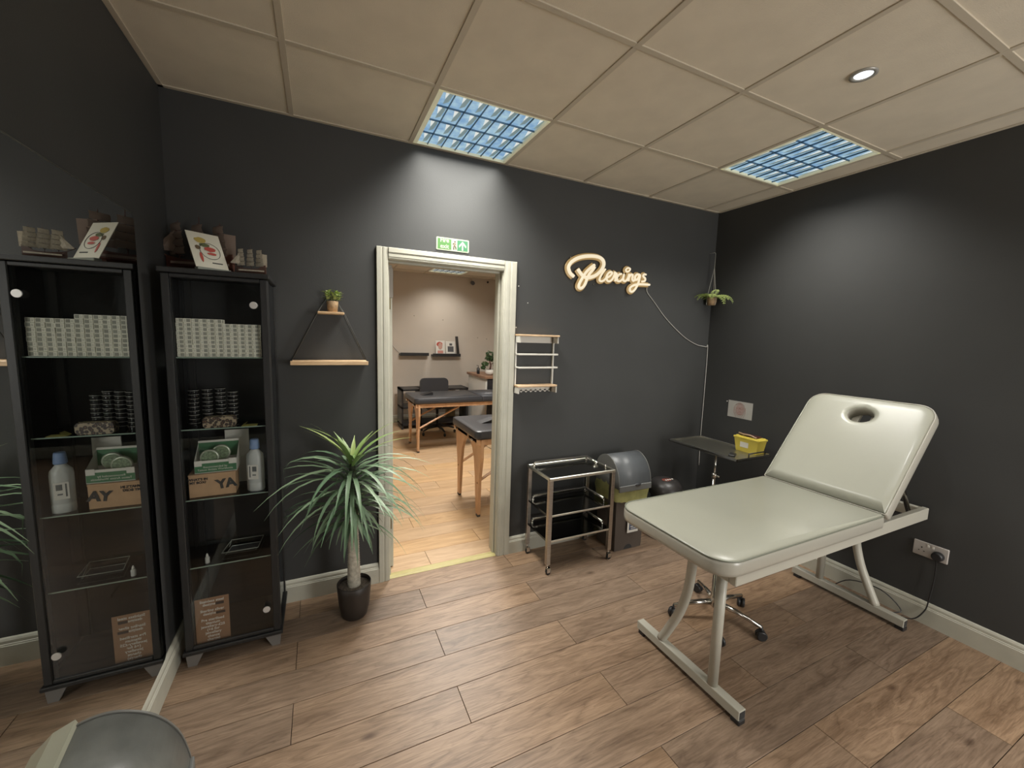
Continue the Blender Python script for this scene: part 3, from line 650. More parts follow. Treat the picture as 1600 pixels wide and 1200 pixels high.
LG = leafmat('leaf_green', (.10, .18, .10), (.25, .34, .21)); LY = leafmat('leaf_lime', (.16, .26, .08), (.32, .40, .14))
rl = random.Random(3)
for i in range(128):
    u = i/127; az = i*2.39996; hz = .53+.36*u
    if u > .88: el = rl.uniform(.75, 1.3); L_ = rl.uniform(.26, .40); dpn = rl.uniform(.3, .9); m = LY; w = .0125
    elif u > .5: el = rl.uniform(.35, .85); L_ = rl.uniform(.42, .52); dpn = rl.uniform(1.1, 1.7); m = LG; w = .0105
    elif u > .2: el = rl.uniform(.1, .5); L_ = rl.uniform(.40, .48); dpn = rl.uniform(.9, 1.4); m = LG; w = .010
    else: el = rl.uniform(-.5, .1); L_ = rl.uniform(.26, .38); dpn = rl.uniform(.6, 1.0); m = LG; w = .0095
    cy = math.sin(az)
    if cy > .35: L_ *= max(.5, 1-.62*(cy-.35)/.65)
    if cy < -.5: el -= .2; L_ *= (.62 if u < .35 else .85)
    vs, fs = leafmesh(L_, w, el, dpn)
    ca, sa = math.cos(az), math.sin(az)
    q = [(ca*(x+.012)-sa*y, sa*(x+.012)+ca*y, z+hz) for x, y, z in vs]
    q = [(x if y < -.12 else max(x, -.322-.01*abs(y)), min(y, .250), z) for x, y, z in q]
    MB().add(q, fs, smooth=True).build('leaf', m, dp)
# triangle shelf
ts = empty('triangle_shelf', (-.445, 0, 1.36), 0, 'two tier pine and black cord triangle shelf on the black wall', 'shelf')
MB().bbox(-.058, .073, -.108, -.004, .285, .297, .002).build('shelf_board', PINE, ts)
MB().bbox(-.192, .192, -.115, -.004, .012, .034, .002).build('shelf_board', PINE, ts)
CORD = mat('black_cord', (.055, .055, .05), .7)
for s in (-1, 1):
    MB().tube([(.008+s*.008, -.012,   .40), (.008+s*.065, -.10, .291), (s*.188, -.11, .03)], .0024, 6).build('cord', CORD, ts)
    MB().tube([(.008+s*.008, -.008, .40), (.008+s*.065, -.012, .291), (s*.188, -.012, .03)], .0024, 6).build('cord', CORD, ts)
pp = empty('potted_succulent', (-.428, -.058, 1.6580), 0, 'small leafy green plant in a woven pot on the upper pine shelf', 'plant')
WV = mat('woven_pot', (.36, .24, .13), .8, var=.3, scale=50, bump=.8, bscale=120)
MB().lathe([(.001, 0), (.024, 0), (.028, .03), (.0295, .056), (.027, .058), (.025, .05)], n=20, cap=False).build('pot', WV, pp)
MB().lathe([(.001, .052), (.026, .05)], n=14, cap=False).build('soil', mat('soil', (.03, .02, .012), .9), pp)
def sprig(parent, o, h, r, n, m, seed, name='leaf', lw=.006, ll=.018):
    rr = random.Random(seed); MB().tube([o, (o[0]+rr.uniform(-.01, .01), o[1], o[2]+h)], .0012, 5).build('stem', m, parent)
    for i in range(n):
        az = i*2.4; z = o[2]+h*(.2+.8*i/n); rad = r*(1-.25*abs(2*i/n-1)); el = rr.uniform(.2, 1.0)
        vs, fs = leafmesh(ll*rr.uniform(.8, 1.3), lw, el, .5, 3)
        ca, sa = math.cos(az), math.sin(az); k = rad*.5
        MB().add([(o[0]+ca*(x+k)-sa*y, o[1]+sa*(x+k)+ca*y, z+zz) for x, y, zz in vs], fs, smooth=True).build(name, m, parent)
SG = leafmat('succulent_green', (.18, .28, .05), (.48, .54, .18))
sprig(pp, (-.024, .0, .05), .062, .014, 20, SG, 1, lw=.0085, ll=.024); sprig(pp, (.010, -.008, .05), .055, .014, 18, SG, 2, lw=.0085, ll=.024); sprig(pp, (.028, .004, .05), .058, .014, 20, SG, 3, lw=.0085, ll=.024); sprig(pp, (-.004, .008, .05), .035, .014, 10, SG, 4)
# hanging fern
hf = empty('hanging_fern', (2.517, -.060, 1.868), 0, 'small fern in a woven pot hanging from white string in the corner', 'plant')
MB().lathe([(.001, 0), (.03, 0), (.037, .03), (.038, .062), (.034, .064), (.033, .055)], n=20, cap=False).build('pot', WV, hf)
MB().lathe([(.001, .056), (.034, .055)], n=14, cap=False).build('soil', mat('soil', (.03, .02, .012), .9), hf)
STR = mat('white_string', (.5, .49, .44), .8)
for a in (.4, 2.5, 4.6):
    MB().tube([(.040*math.cos(a), .040*math.sin(a), .0), (.040*math.cos(a), .040*math.sin(a), .06), (0, 0, .31), (0, 0, .425)], .0016, 5).build('string', STR, hf)
MB().tube([(0, 0, .425), (0, .008, .435), (.0, .04, .435), (.0, .059, .435)], .0018, 5).build('hook', STR, hf)
FG = leafmat('fern_green', (.16, .26, .05), (.50, .58, .20)); rf = random.Random(5)
for i in range(22):
    az = i*2*PI/22+rf.uniform(-.15, .15); L_ = rf.uniform(.15, .21); el = rf.uniform(.4, .95); dr_ = rf.uniform(1.3, 2.0)
    if math.sin(az) > .2: L_ *= .36
    elif math.cos(az) > .3: L_ *= .45
    mb = MB(); x = z = 0; a = el; n = 11; st = L_/n; ca, sa = math.cos(az), math.sin(az)
    P = []
    for k in range(n+1):
        P.append((x, z, a)); x += st*math.cos(a); z += st*math.sin(a); a -= dr_/n
    tr_ = lambda X, Y, Z: (ca*(X+.02)-sa*Y, sa*(X+.02)+ca*Y, Z+.06)
    mb.tube([tr_(p[0], 0, p[1]) for p in P], .0009, 4)
    for k in range(1, n):
        px, pz, _ = P[k]; pl = .034*math.sin(PI*(.15+.8*k/n))
        for s in (-1, 1): mb.add([tr_(px-.004, 0, pz), tr_(px+.006, s*pl*.5, pz+.003), tr_(px+.006, s*pl, pz-.006), tr_(px+.006, 0, pz)], [(0, 1, 2, 3)])
    mb.build('frond', FG, hf)

# ---------------------------------------------------------------- wall items
fs_ = empty('exit_sign', (.261, 0, 2.105), 0, 'green and white Fire exit sign above the doorway', 'sign')
GR = mat('sign_green', (.07, .19, .05), .45)
MB().prism(rrect(-.104, .104, -.038, .038, .006, 3), -.004, 0, 'y').build('plate', mat('sign_white', (.40, .45, .33), .5), fs_)
MB().box(-.096, -.010, -.005, -.004, -.031, .031).build('green_panel', GR, fs_)
MB().box(.028, .096, -.005, -.004, -.031, .031).build('green_panel', mat('sign_green_dark', (.045, .17, .08), .45), fs_)
WS = mat('sign_lettering', (.48, .54, .40), .5)
text('lettering', 'Fire\nexit', .036, WS, fs_, frame_m((-.053, -.0055, .003), (1, 0, 0), (0, 0, 1)), bold=.0005)
mb = MB(); Y_ = -.0056
def poly2(mb, pts, y=Y_): mb.add([(x, y, z) for x, z in pts], [tuple(range(len(pts)))])
poly2(mb, [(.058, -.028), (.066, -.028), (.066, .006), (.058, .006)])
poly2(mb, [(.062, .026), (.086, .0), (.084, -.012), (.062, .012), (.040, -.012), (.038, .0)])
mb.build('arrow', WS, fs_)
mb = MB(); mb.tube([(.006, Y_, -.026), (.003, Y_, -.012), (.010, Y_, -.002), (.012, Y_, .012)], .0028, 5).tube([(.010, Y_, -.002), (.018, Y_, -.012), (.020, Y_, -.024)], .0028, 5).tube([(-.001, Y_, .004), (.004, Y_, .011), (.012, Y_, .011), (.019, Y_, .004)], .002, 5).sphere((.013, Y_, .021), .0045, 8, 6)
mb.build('running_figure', mat('sign_figure', (.16, .10, .07), .6), fs_)
# neon sign: strokes measured on the wall plane
NE = [([(265,520),(215,475),(190,420),(185,370),(215,310),(275,260),(350,225),(440,205),(540,200),(630,210),(690,235),(725,275),(735,330),(715,390),(675,445),(610,500),(540,530),(480,540),(430,525),(380,480),(345,430),(330,405)], 1.0),
 ([(590,340),(540,375),(470,440),(420,510),(380,580),(350,640),(345,690),(375,705),(415,680),(450,620),(475,550),(510,480),(560,420),(592,372)], .85),
 ([(760,405),(705,480),(668,560),(680,592),(722,588),(765,550)], .62), ([(765,545),(820,520),(862,475),(848,448),(806,468),(775,530),(792,588),(832,592),(872,555),(905,480),(900,455),(935,482),(920,530),(912,595)], .62),
 ([(1010,480),(972,490),(942,540),(952,590),(992,590),(1035,545),(1052,485),(1036,550),(1048,590),(1082,586),(1112,540),(1135,480),(1118,592)], .62),
 ([(1095,450),(1078,420),(1105,388),(1145,398),(1138,428),(1100,450)], .5),
 ([(1120,548),(1160,492),(1186,500),(1178,560),(1198,590),(1228,560)], .62),
 ([(1292,492),(1250,490),(1222,530),(1228,572),(1262,560),(1298,498),(1284,580),(1262,650),(1215,730),(1170,760),(1140,735),(1152,690),(1210,655),(1300,642),(1450,650)], .68),
 ([(1395,492),(1362,488),(1350,518),(1380,550),(1374,590),(1328,600)], .6)]
CAMP = Vector((-0.4967, -2.5038, 1.5514))
def onwall(cx, cy, y):
    d = r2*((870+cx/10-800)/FPX)-u2*((380+cy/10-600)/FPX)+f_; k = (y-CAMP.y)/d.y; p = CAMP+d*k; return (round(p.x, 4), y, round(p.z, 4))
ns = empty('neon_sign', (1.48, 0, 2.0), 0, 'glowing warm white neon sign reading Piercings on the black wall', 'neon sign')
NEON = mat('neon_tube', (.25, .22, .18), .4, emit=(.84, .73, .52), es=.95)
ACR = mat('amber_halo_acrylic', (.30, .22, .11), .3, emit=(.55, .34, .13), es=.34)  # backing glows to imitate the neon halo around the letters
mb = MB(); mb2 = MB()
for pts, w in NE:
    P = smoothpts([Vector(onwall(a, b, -.03))-Vector((1.48, 0, 2.0)) for a, b in pts], 4)
    mb.tube(P, .0125*w, 8)
    P2 = [Vector((p.x, -.014, p.z)) for p in P]
    mb2.tube(P2, .0125*w+.011, 8, flat=((0, 1, 0), .18, 1))
mb.build('neon_tube', NEON, ns); mb2.build('halo_acrylic_backing', ACR, ns)
for x, z in ((-.36, .12), (-.15, -.05), (.1, .0), (.35, -.02)): MB().cyl((x, -.014, z), (x, 0, z), .005, 8).build('standoff', CHROME, ns)
P = smoothpts([(1.835, -.012, 1.965), (1.85, -.006, 1.93), (1.93, -.005, 1.86), (2.05, -.005, 1.752), (2.18, -.005, 1.66), (2.31, -.005, 1.583), (2.45, -.005, 1.53), (2.560, -.006, 1.515), (2.577, -.010, 1.50), (2.579, -.012, 1.1), (2.579, -.012, .68), (2.579, -.02, .45)], 5)
tag(MB().tube(P, .0028, 6).build('cable', mat('white_cable', (.50, .49, .45), .5)), 'thin white cable drooping from the neon sign to the corner', 'cable')
# sketch on right wall
sk = empty('sketch', (XR, -.357, 1.016), 0, 'white sheet with a faint reddish face drawing pinned to the right wall', 'drawing')
Ms = Matrix.Rotation(.0, 4, 'X')
MB().bbox(-.0015, -.0003, -.106, .106, -.068, .068, .0003).build('sheet', mat('sketch_paper', (.42, .41, .38), .8), sk)
SKM = mat('sketch_lines', (.33, .17, .14), .8, var=.2, scale=60); rs = random.Random(9)
mb = MB()
for ry, rz, cy, cz in ((.034, .045, .0, .005), (.045, .06, .0, .0), (.018, .008, -.012, .012), (.018, .006, .014, .012), (.014, .006, .0, -.022), (.008, .016, .0, -.002), (.05, .05, .002, .006)):
    mb.tube([(-.0022, cy+ry*math.cos(a)*rs.uniform(.9, 1.05), cz+rz*math.sin(a)*rs.uniform(.9, 1.05)) for a in [2*PI*i/16 for i in range(16)]], .0008, 4, closed=True)
mb.tube([(-.0022, .045, .02), (-.0022, .055, -.02), (-.0022, .03, -.06)], .001, 4).tube([(-.0022, -.045, .02), (-.0022, -.05, -.02), (-.0022, -.035, -.06)], .001, 4)
mb.build('line_drawing', SKM, sk)
mb = MB().add([(-.0018, .036*math.cos(a), .046*math.sin(a)) for a in [2*PI*i/18 for i in range(18)]], [tuple(range(18))]); mb.build('tinted_face', mat('sketch_tint', (.40, .30, .27), .8), sk)
o = MB().sphere((0, 0, 0), .004, 8, 6).build('pin', PAPER); o.location = (XR-.004, -.238, 1.070); tag(o, 'small white pin at the upper left of the face drawing', 'pin')
for i, (x, z, lb) in enumerate(((.722, 1.892, 'white wall plug dot right of the doorway, the upper one'), (.795, 1.785, 'white wall plug dot above the white rack, the right one'), (.712, 1.617, 'white wall plug dot just above the left end of the white rack'))):
    o = MB().sphere((0, 0, 0), .004, 8, 6, sc=(1, .4, 1)).build('wall_plug', PAPER); o.location = (x, -.001, z); tag(o, lb, 'wall plug')
# white rack
rk = empty('wall_rack', (.87, 0, 1.17), 0, 'white wall rack with two pine shelves and two rails beside the doorway', 'rack')
for x in (-.165, .130): MB().bbox(x, x+.010, -.018, -.002, .0, .40, .001).build('upright', WHITEPL, rk)
for x in (-.165, .130): MB().bbox(x, x+.010, -.075, -.002, .345, .39, .002).build('bracket', WHITEPL, rk); MB().bbox(x, x+.010, -.075, -.002, .0, .045, .002).build('bracket', WHITEPL, rk)
MB().bbox(-.167, .142, -.085, -.002, .39, .402, .002).build('shelf_board', PINE, rk)
MB().bbox(-.167, .135, -.085, -.002, .045, .058, .002).build('shelf_board', PINE, rk)
MB().bbox(-.16, .13, -.006, -.002, .345, .39, .001).build('back_rail', WHITEPL, rk)
mb = MB().bbox(-.16, .13, -.006, -.002, .010, .045, .001)
for i in range(8): mb.cyl((-.145+.038*i, -.006, .010), (-.145+.038*i, -.002, .010), .010, 10)
mb.build('back_rail', WHITEPL, rk)
for z in (.262, .172): MB().bbox(-.167, .137, -.080, -.070, z, z+.012, .002).build('rail', WHITEPL, rk); 
for z in (.262, .172):
    for x in (-.165, .130): MB().bbox(x, x+.010, -.072, -.010, z+.001, z+.011, .001).build('rail_arm', WHITEPL, rk)
# socket
sc = empty('wall_socket', (XR, -1.571, .424), 0, 'white double wall socket with a black plug on the right wall', 'socket')
MB().bbox(-.009, 0, -.073, .073, -.042, .042, .003).build('plate', mat('socket_white', (.46, .43, .40), .4), sc)
mb = MB()
for c in (.036, -.036):
    mb.box(-.0095, -.0089, c-.003, c+.003, .004, .012).box(-.0095, -.0089, c-.014, c-.008, -.014, -.009).box(-.0095, -.0089, c+.008, c+.014, -.014, -.009)
mb.build('pin_slots', INK, sc)
for c in (.010, -.010): MB().bbox(-.011, -.009, c-.005, c+.005, .018, .032, .001).build('switch', WHITEPL, sc)
MB().lathe([(.024, 0), (.026, .004), (.024, .026), (.018, .032)], n=20, T=Matrix.Translation((-.009, -.036, -.010)) @ Matrix.Rotation(-PI/2, 4, 'Y')).build('plug', BLKPL, sc)
P = smoothpts([(2.43, -1.16, .008), (2.47, -1.18, .012), (2.50, -1.26, .09), (2.535, -1.40, .10), (2.545, -1.50, .03), (2.50, -1.47, .008), (2.54, -1.55, .012), (2.555, -1.59, .08), (2.562, -1.60, .15), (2.567, -1.607, .28), (2.565, -1.607, .36), (2.553, -1.607, .392)], 5)
tag(MB().tube(P, .0032, 6).build('cable', BLKPL), 'black power cable looping from the couch to the wall socket', 'cable')

# ---------------------------------------------------------------- treatment couch
bed = empty('treatment_couch', (1.70, -1.28, 0), 0, 'cream vinyl treatment couch with raised backrest and curved white legs', 'couch')
BO = Vector((-1.70, 1.28, 0))
def bd(mb, name, m, par=None):
    o = mb.build(name, m, par or bed)
    if par is None: o.location = BO
    return o
def cushion(Lx, y0, y1, th, r0, r1, T, hole=None):
    """rounded slab; local x 0..Lx, z 0 (bottom)..th (top)"""
    def outline(ins, n=8):
        p = []
        for cx, cy, a0, r in ((Lx-r1, y1-r1, 0, r1), (r0, y1-r0, 90, r0), (r0, y0+r0, 180, r0), (Lx-r1, y0+r1, 270, r1)):
            for k in range(n+1):
                a = math.radians(a0+90*k/n); rr = max(r-ins, .001); p.append((cx+rr*math.cos(a), cy+rr*math.sin(a)))
        if hole is None: return p
        q = []
        for i in range(len(p)):
            A, B = Vector(p[i]), Vector(p[(i+1) % len(p)]); m_ = 8 if (i+1) % (n+1) == 0 else 1
            for k in range(m_): q.append(tuple(A.lerp(B, k/m_)))
        return q
    lv = [(.012, 0), (.002, .008), (0, .02), (0, th-.02), (.002, th-.011), (.007, th-.004), (.016, th), (.05, th+.004)]
    rings = [[(x, y, z) for x, y in outline(i)] for i, z in lv]; n = len(rings[0]); vs = [p for r in rings for p in r]
    fs = [(k*n+i, k*n+(i+1) % n, (k+1)*n+(i+1) % n, (k+1)*n+i) for k in range(len(rings)-1) for i in range(n)]
    mb = MB()
    mats_idx = [1]*(5*n)+[0]*((len(rings)-1)*n-5*n)
    for f, mi in zip(fs, mats_idx): pass
    o = len(mb.v); mb.v += [tuple(T @ Vector(v)) for v in vs]
    for f, mi in zip(fs, mats_idx): mb.f.append(f); mb.m.append(mi); mb.sm.append(True)
    if hole is None:
        mb.f.append(tuple((len(rings)-1)*n+i for i in range(n))); mb.m.append(0); mb.sm.append(True)
        mb.f.append(tuple(range(n))); mb.m.append(1); mb.sm.append(False)
    else:
        hx, hy, ra, rb = hole; hl = []
        for z, e in ((th+.004, .030), (th+.003, .014), (th-.004, .004), (th-.014, 0), (.0, 0)):
            ring = []
            for i in range(n):
                x, y = rings[-1][i][0]-hx, rings[-1][i][1]-hy; a = math.atan2(y, x) if True else 0; ring.append((hx+(ra+e)*math.cos(a), hy+(rb+e)*math.sin(a), z))
            hl.append(ring)
        b0 = len(mb.v)
        for r in hl: mb.v += [tuple(T @ Vector(v)) for v in r]
        def strip(i0, j0, mi):
            for i in range(n): mb.f.append((i0+i, i0+(i+1) % n, j0+(i+1) % n, j0+i)); mb.m.append(mi); mb.sm.append(True)
        prev = (len(rings)-1)*n; A = rings[-1]; Bq = hl[0]
        for st in range(1, 7):
            tt = st/7; o2 = len(mb.v); mb.v += [tuple(T @ (Vector(A[i])*(1-tt)+Vector(Bq[i])*tt)) for i in range(n)]
            strip(prev, o2, 0); prev = o2
        strip(prev, b0, 0)
        for k in range(4): strip(b0+k*n, b0+(k+1)*n, 0 if k < 2 else 1)
        strip(b0+4*n, 0, 1)
    return mb, [T @ Vector((x, y, th-.004)) for x, y in outline(.004)]
TS = Matrix.Translation((.825, 0, .672))
mb, edge = cushion(1.145, -1.585, -.975, .070, .10, .012, TS)
seat = bd(mb, 'seat_cushion', [VINYL, VINYLSIDE])
n_ = len(edge)
MB().tube(edge, .0032, 6, closed=True).build('piping', PIPING, seat)
ang = math.atan2(.515, .43)
TB = Matrix.Translation((1.975, 0, .742)) @ Matrix.Rotation(-ang, 4, 'Y') @ Matrix.Translation((0, 0, -.066))
mb, edge = cushion(.672, -1.585, -.975, .066, .012, .085, TB, hole=(.548, -1.275, .046, .062))
back = bd(mb, 'backrest_cushion', [VINYL, VINYLSIDE])
MB().tube(edge, .0032, 6, closed=True).build('piping', VINYLSIDE, back)
MB().box(.03, .62, -1.56, -1.30, -.014, 0, T=TB).box(.03, .62, -1.25, -1.0, -.014, 0, T=TB).build('backing_board', WHMETAL, back)
for y in (-1.545, -1.045): bd(MB().bbox(.90 if False else .955, 2.565, y, y+.03, .602, .668, .003), 'side_beam', WHMETAL)
bd(MB().bbox(.955, .985, -1.515, -1.045, .604, .664, .003), 'cross_beam', WHMETAL); bd(MB().bbox(2.535, 2.565, -1.515, -1.045, .604, .664, .003), 'cross_beam', WHMETAL)
bd(MB().bbox(1.93, 1.97, -1.515, -1.045, .614, .664, .003), 'cross_beam', WHMETAL)
bd(MB().bbox(.86, 1.955, -1.515, -1.045, .6705, .6725, .0005), 'seat_board', WHMETAL)
for y in (-1.49, -1.07): bd(MB().tube([(2.48, y, .64), (2.26, y, .95)], .012, 8), 'back_strut', CHROME)
def endframe(x, s):
    cy = -1.288
    o = bd(MB().bbox(x-.02, x+.02, -.0, .0, .03, .07, .001) if False else MB().bbox(x-.021, x+.021, cy-.287, cy+.300, .022, .064, .002), 'foot_rail', WHMETAL)
    MB().box(x-.016, x+.016, cy-.2885, cy-.2868, .027, .059).build('rail_opening', INK, o)
    for q in (-.27, .27): MB().bbox(x-.02, x+.02, cy+q-.02, cy+q+.02, 0, .022, .003).build('rubber_foot', BLKPL, o)
    bd(MB().tube([(x, cy-s*.145, .064), (x, cy-s*.145, .604)], .0215, 14), 'straight_leg', WHMETAL)
    P = smoothpts([(x, cy+s*.150, .064), (x, cy+s*.108, .15), (x, cy+s*.055, .27), (x, cy+s*.020, .40), (x, cy+s*.008, .52), (x, cy+s*.006, .604)], 4)
    bd(MB().tube(P, .0215, 14), 'curved_leg', WHMETAL)
    bd(MB().bbox(x-.022, x+.022, -1.515, -1.045, .585, .606, .002), 'leg_plate', WHMETAL)
endframe(1.030, 1); endframe(2.392, -1)
# stool
st = empty('stool', (1.50, -1.075, 0), 0, 'chrome five star wheeled stool pushed under the cream couch', 'stool')
MB().lathe([(.030, .075), (.034, .085), (.031, .13), (.025, .14), (.0245, .36), (.013, .362), (.013, .52)], n=16).build('gas_column', CHROME, st)
MB().lathe([(.05, .505), (.155, .515), (.165, .53), (.165, .56), (.15, .575), (.001, .58)], n=28).build('seat', BLKVINYL, st)
for px, py in ((1.287, -.975), (1.345, -1.225), (1.575, -1.285), (1.722, -1.07), (1.60, -.89)):
    dx, dy = px-1.50, py+1.075; l = math.hypot(dx, dy); ux, uy = dx/l, dy/l; R = .235
    MB().tube([(ux*.02, uy*.02, .095), (ux*R*.5, uy*R*.5, .09), (ux*R, uy*R, .068)], [.017, .013, .010], 8).build('leg', CHROME, st)
    c = MB(); T = Matrix.Translation((ux*R, uy*R, .026)) @ Matrix.Rotation(math.atan2(uy, ux)+.6, 4, 'Z') @ Matrix.Rotation(PI/2, 4, 'X')
    c.lathe([(.022, -.02), (.026, -.016), (.026, -.004), (.018, -.003), (.018, .003), (.026, .004), (.026, .016), (.022, .02)], n=16, T=T)
    c.cyl((ux*R, uy*R, .03), (ux*R, uy*R, .07), .006, 8).build('castor', BLKPL, st)

# ---------------------------------------------------------------- instrument trolley
ty = empty('trolley', (1.075, -.20, 0), 0, 'three tier stainless steel trolley on castors beside the doorway', 'trolley')
TX, TY = .262, .158
def castor(parent, x, y, top=.075):
    c = empty('castor', (x, y, 0)); c.parent = parent
    MB().lathe([(.016, -.009), (.0195, -.007), (.0195, .007), (.016, .009)], n=16, T=Matrix.Translation((.008, 0, .0195)) @ Matrix.Rotation(PI/2, 4, 'X')).build('wheel', BLKPL, c)
    MB().bbox(-.006, .02, -.013, -.010, .015, .045, .001).bbox(-.006, .02, .010, .013, .015, .045, .001).bbox(-.008, .02, -.013, .013, .043, .047, .001).cyl((0, 0, .045), (0, 0, top), .006, 8).build('fork', CHROME, c)
for sx in (-1, 1):
    for sy in (-1, 1):
        MB().bbox(sx*(TX-.013)-.0145, sx*(TX-.013)+.0145, sy*(TY-.013)-.0145, sy*(TY-.013)+.0145, .072, .645, .002).build('leg', STEEL, ty)
        castor(ty, sx*(TX-.013), sy*(TY-.013))
MB().bbox(-TX, TX, -TY, TY, .640, .652, .002).build('top_shelf', DSTEEL, ty)
MB().bbox(-TX-.002, TX+.002, -TY-.002, -TY+.012, .640, .661, .003).bbox(-TX-.002, TX+.002, TY-.012, TY+.002, .640, .661, .003).bbox(-TX-.002, -TX+.012, -TY, TY, .640, .661, .003).bbox(TX-.012, TX+.002, -TY, TY, .640, .661, .003).build('top_rim', mat('bright_steel', (.74, .72, .64), .3, 1), ty)
for z in (.405, .232):
    MB().bbox(-TX+.01, TX-.01, -TY+.01, TY-.01, z-.008, z, .001).bbox(-TX+.01, TX-.01, -TY+.004, -TY+.012, z-.009, z+.005, .001).bbox(-TX+.004, -TX+.012, -TY+.01, TY-.01, z-.009, z+.005, .001).build('shelf', DSTEEL, ty)
    MB().bbox(-TX+.028, TX-.028, -TY+.001, -TY+.005, z-.009, z+.004, .001).build('shelf_lip', mat('bright_steel', (.66, .64, .56), .22, 1), ty)
for z in (.652, .405, .232):
    w = TX-.04; d = TY-.03
    P = [(-w, -d+.02, z+.001), (-w, -d+.02, z+.028), (-w, d, z+.028), (w, d, z+.028), (w, -d+.02, z+.028), (w, -d+.02, z+.001)]
    MB().tube([(-w+.0, d-.0, z+.03), (w, d, z+.03), (w, d-.02, z+.03), (w, -d+.03, z+.03)] if z < .6 else [(-w, d, z+.026), (w, d, z+.026), (w, d-.02, z+.026), (w, -d+.12, z+.010)], .010, 8).build('gallery_rail', CHROME, ty)
    for sx in (-1, 1): MB().cyl((sx*w, d, z), (sx*w, d, z+.03), .008, 8).lathe([(.011, 0), (.011, .006)], c=(sx*w, d, z), n=10).build('rail_post', CHROME, ty)
    MB().cyl((w, -d+.03, z), (w, -d+.03, z+.03), .006, 8).build('rail_post', CHROME, ty)

# ---------------------------------------------------------------- swing lid bins
def swing_bin(loc, rz, label, bag=True, lid=GREY, strip=None, H_=.5, note=True, sc=1):
    t = empty('bin', loc, rz, label, 'bin'); t.scale = (sc, sc, sc)
    # front faces -y ; width along x
    w0, w1, d0, d1 = .125, .14, .105, .115
    vs = [(-w0, -d0, 0), (w0, -d0, 0), (w0, d0, 0), (-w0, d0, 0), (-w1, -d1, .50), (w1, -d1, .50), (w1, d1, .50), (-w1, d1, .50)]
    MB().add(vs, [(0, 1, 2, 3), (0, 1, 5, 4), (1, 2, 6, 5), (2, 3, 7, 6), (3, 0, 4, 7), (4, 5, 6, 7)]).build('body', BROWNPL, t)
    MB().add([(-.038+.0385*(1-math.cos(PI*k/8)), -d0-.0012, .004+.034*math.sin(PI*k/8)) for k in range(9)], [tuple(range(9))]).build('toe_recess', INK, t)
    prof = [(p.x, p.y) for p in smoothpts([(.118, .50, 0), (.124, .60, 0), (.105, .655, 0), (.07, .69, 0), (.02, .708, 0), (-.03, .70, 0), (-.085, .662, 0), (-.125, .60, 0), (-.143, .53, 0), (-.146, .495, 0)], 4)]+[(-.120, .495)]
    W1 = .150
    lp = MB().prism(prof, -W1+.006, W1-.006, 'x', smooth=True); lo = lp.build('lid', lid, t)
    for s in (-1, 1):
        rim = [(y*1.01, z+.003 if z > .51 else z-.003) for y, z in prof]
        a, b = (W1-.006, W1) if s > 0 else (-W1, -W1+.006)
        MB().prism(rim, a, b, 'x').build('end_rim', mat('rim_grey', (.14, .14, .13), .4), t)
    MB().bbox(-W1, W1, -.153, -.143, .47, .515, .003).build('front_lip', mat('grey_lip', (.16, .165, .16), .4), t)
    MB().sphere((0.02, -.150, .512), .03, 14, 8, sc=(1, .35, .45)).build('grip', mat('grip_grey', (.05, .052, .055), .35), t)
    if strip: MB().prism([(.128, .50), (.134, .60), (.115, .664), (.080, .700), (.045, .714), (.04, .700), (.075, .682), (.10, .655), (.115, .6), (.11, .5)], -W1-.004, W1+.004, 'x').build('hinge_strip', strip, t)
    if bag:
        rr = random.Random(4); n = 48; mb = MB(); rings = []
        for z0, ex in ((.515, .006), (.46, .014), (.40, .010), (.362, .008)):
            ring = []
            for i in range(n):
                a = 2*PI*i/n; c, s = math.cos(a), math.sin(a); k = 1/max(abs(c)/(w1), abs(s)/(d1)); 
                q = 1+(ex/.12)+.018*math.sin(i*2.1+z0*40)
                zz = z0+(.03*math.sin(a*2+.5)+rr.uniform(-.006, .006) if z0 < .38 else 0)
                ring.append((c*k*q, s*k*q, zz))
            rings.append(ring)
        vs = [p for r in rings for p in r]; fs = [(k*n+i, k*n+(i+1) % n, (k+1)*n+(i+1) % n, (k+1)*n+i) for k in range(3) for i in range(n)]
        mb.add(vs, fs, smooth=True).build('bin_liner', BAG, t)
    if note:
        nb = MB().bbox(-.034, .068, -.1285, -.1265, .14, .30, .0003).build('notice', PAPER, t)
        MB().box(-.018, .060, -.1292, -.1286, .16, .215).build('notice_panel', mat('notice_blue', (.05, .07, .12), .6), nb)
        MB().box(-.006, .05, -.1298, -.1293, .198, .204).box(-.006, .046, -.1298, -.1293, .182, .188).box(-.002, .048, -.1298, -.1293, .168, .173).build('notice_text', PAPER, nb)
        MB().lathe([(.024, 0), (.024, .0006)], n=20, T=Matrix.Translation((.022, -.1286, .25)) @ Matrix.Rotation(PI/2, 4, 'X')).build('notice_symbol', INK, nb)
    return t
swing_bin((1.555, -.182, 0), 0, 'brown swing bin with grey lid and yellow liner between trolley and couch')
swing_bin((-.930, -1.545, 0), PI/2+.12, 'dark grey swing lid bin at the lower left by the mirror', bag=False, lid=mat('scuffed_grey', (.15, .155, .145), .36, var=.25, scale=12, bump=.2, bscale=60), strip=mat('beige_grey', (.36, .36, .28), .4), note=False, sc=.985)
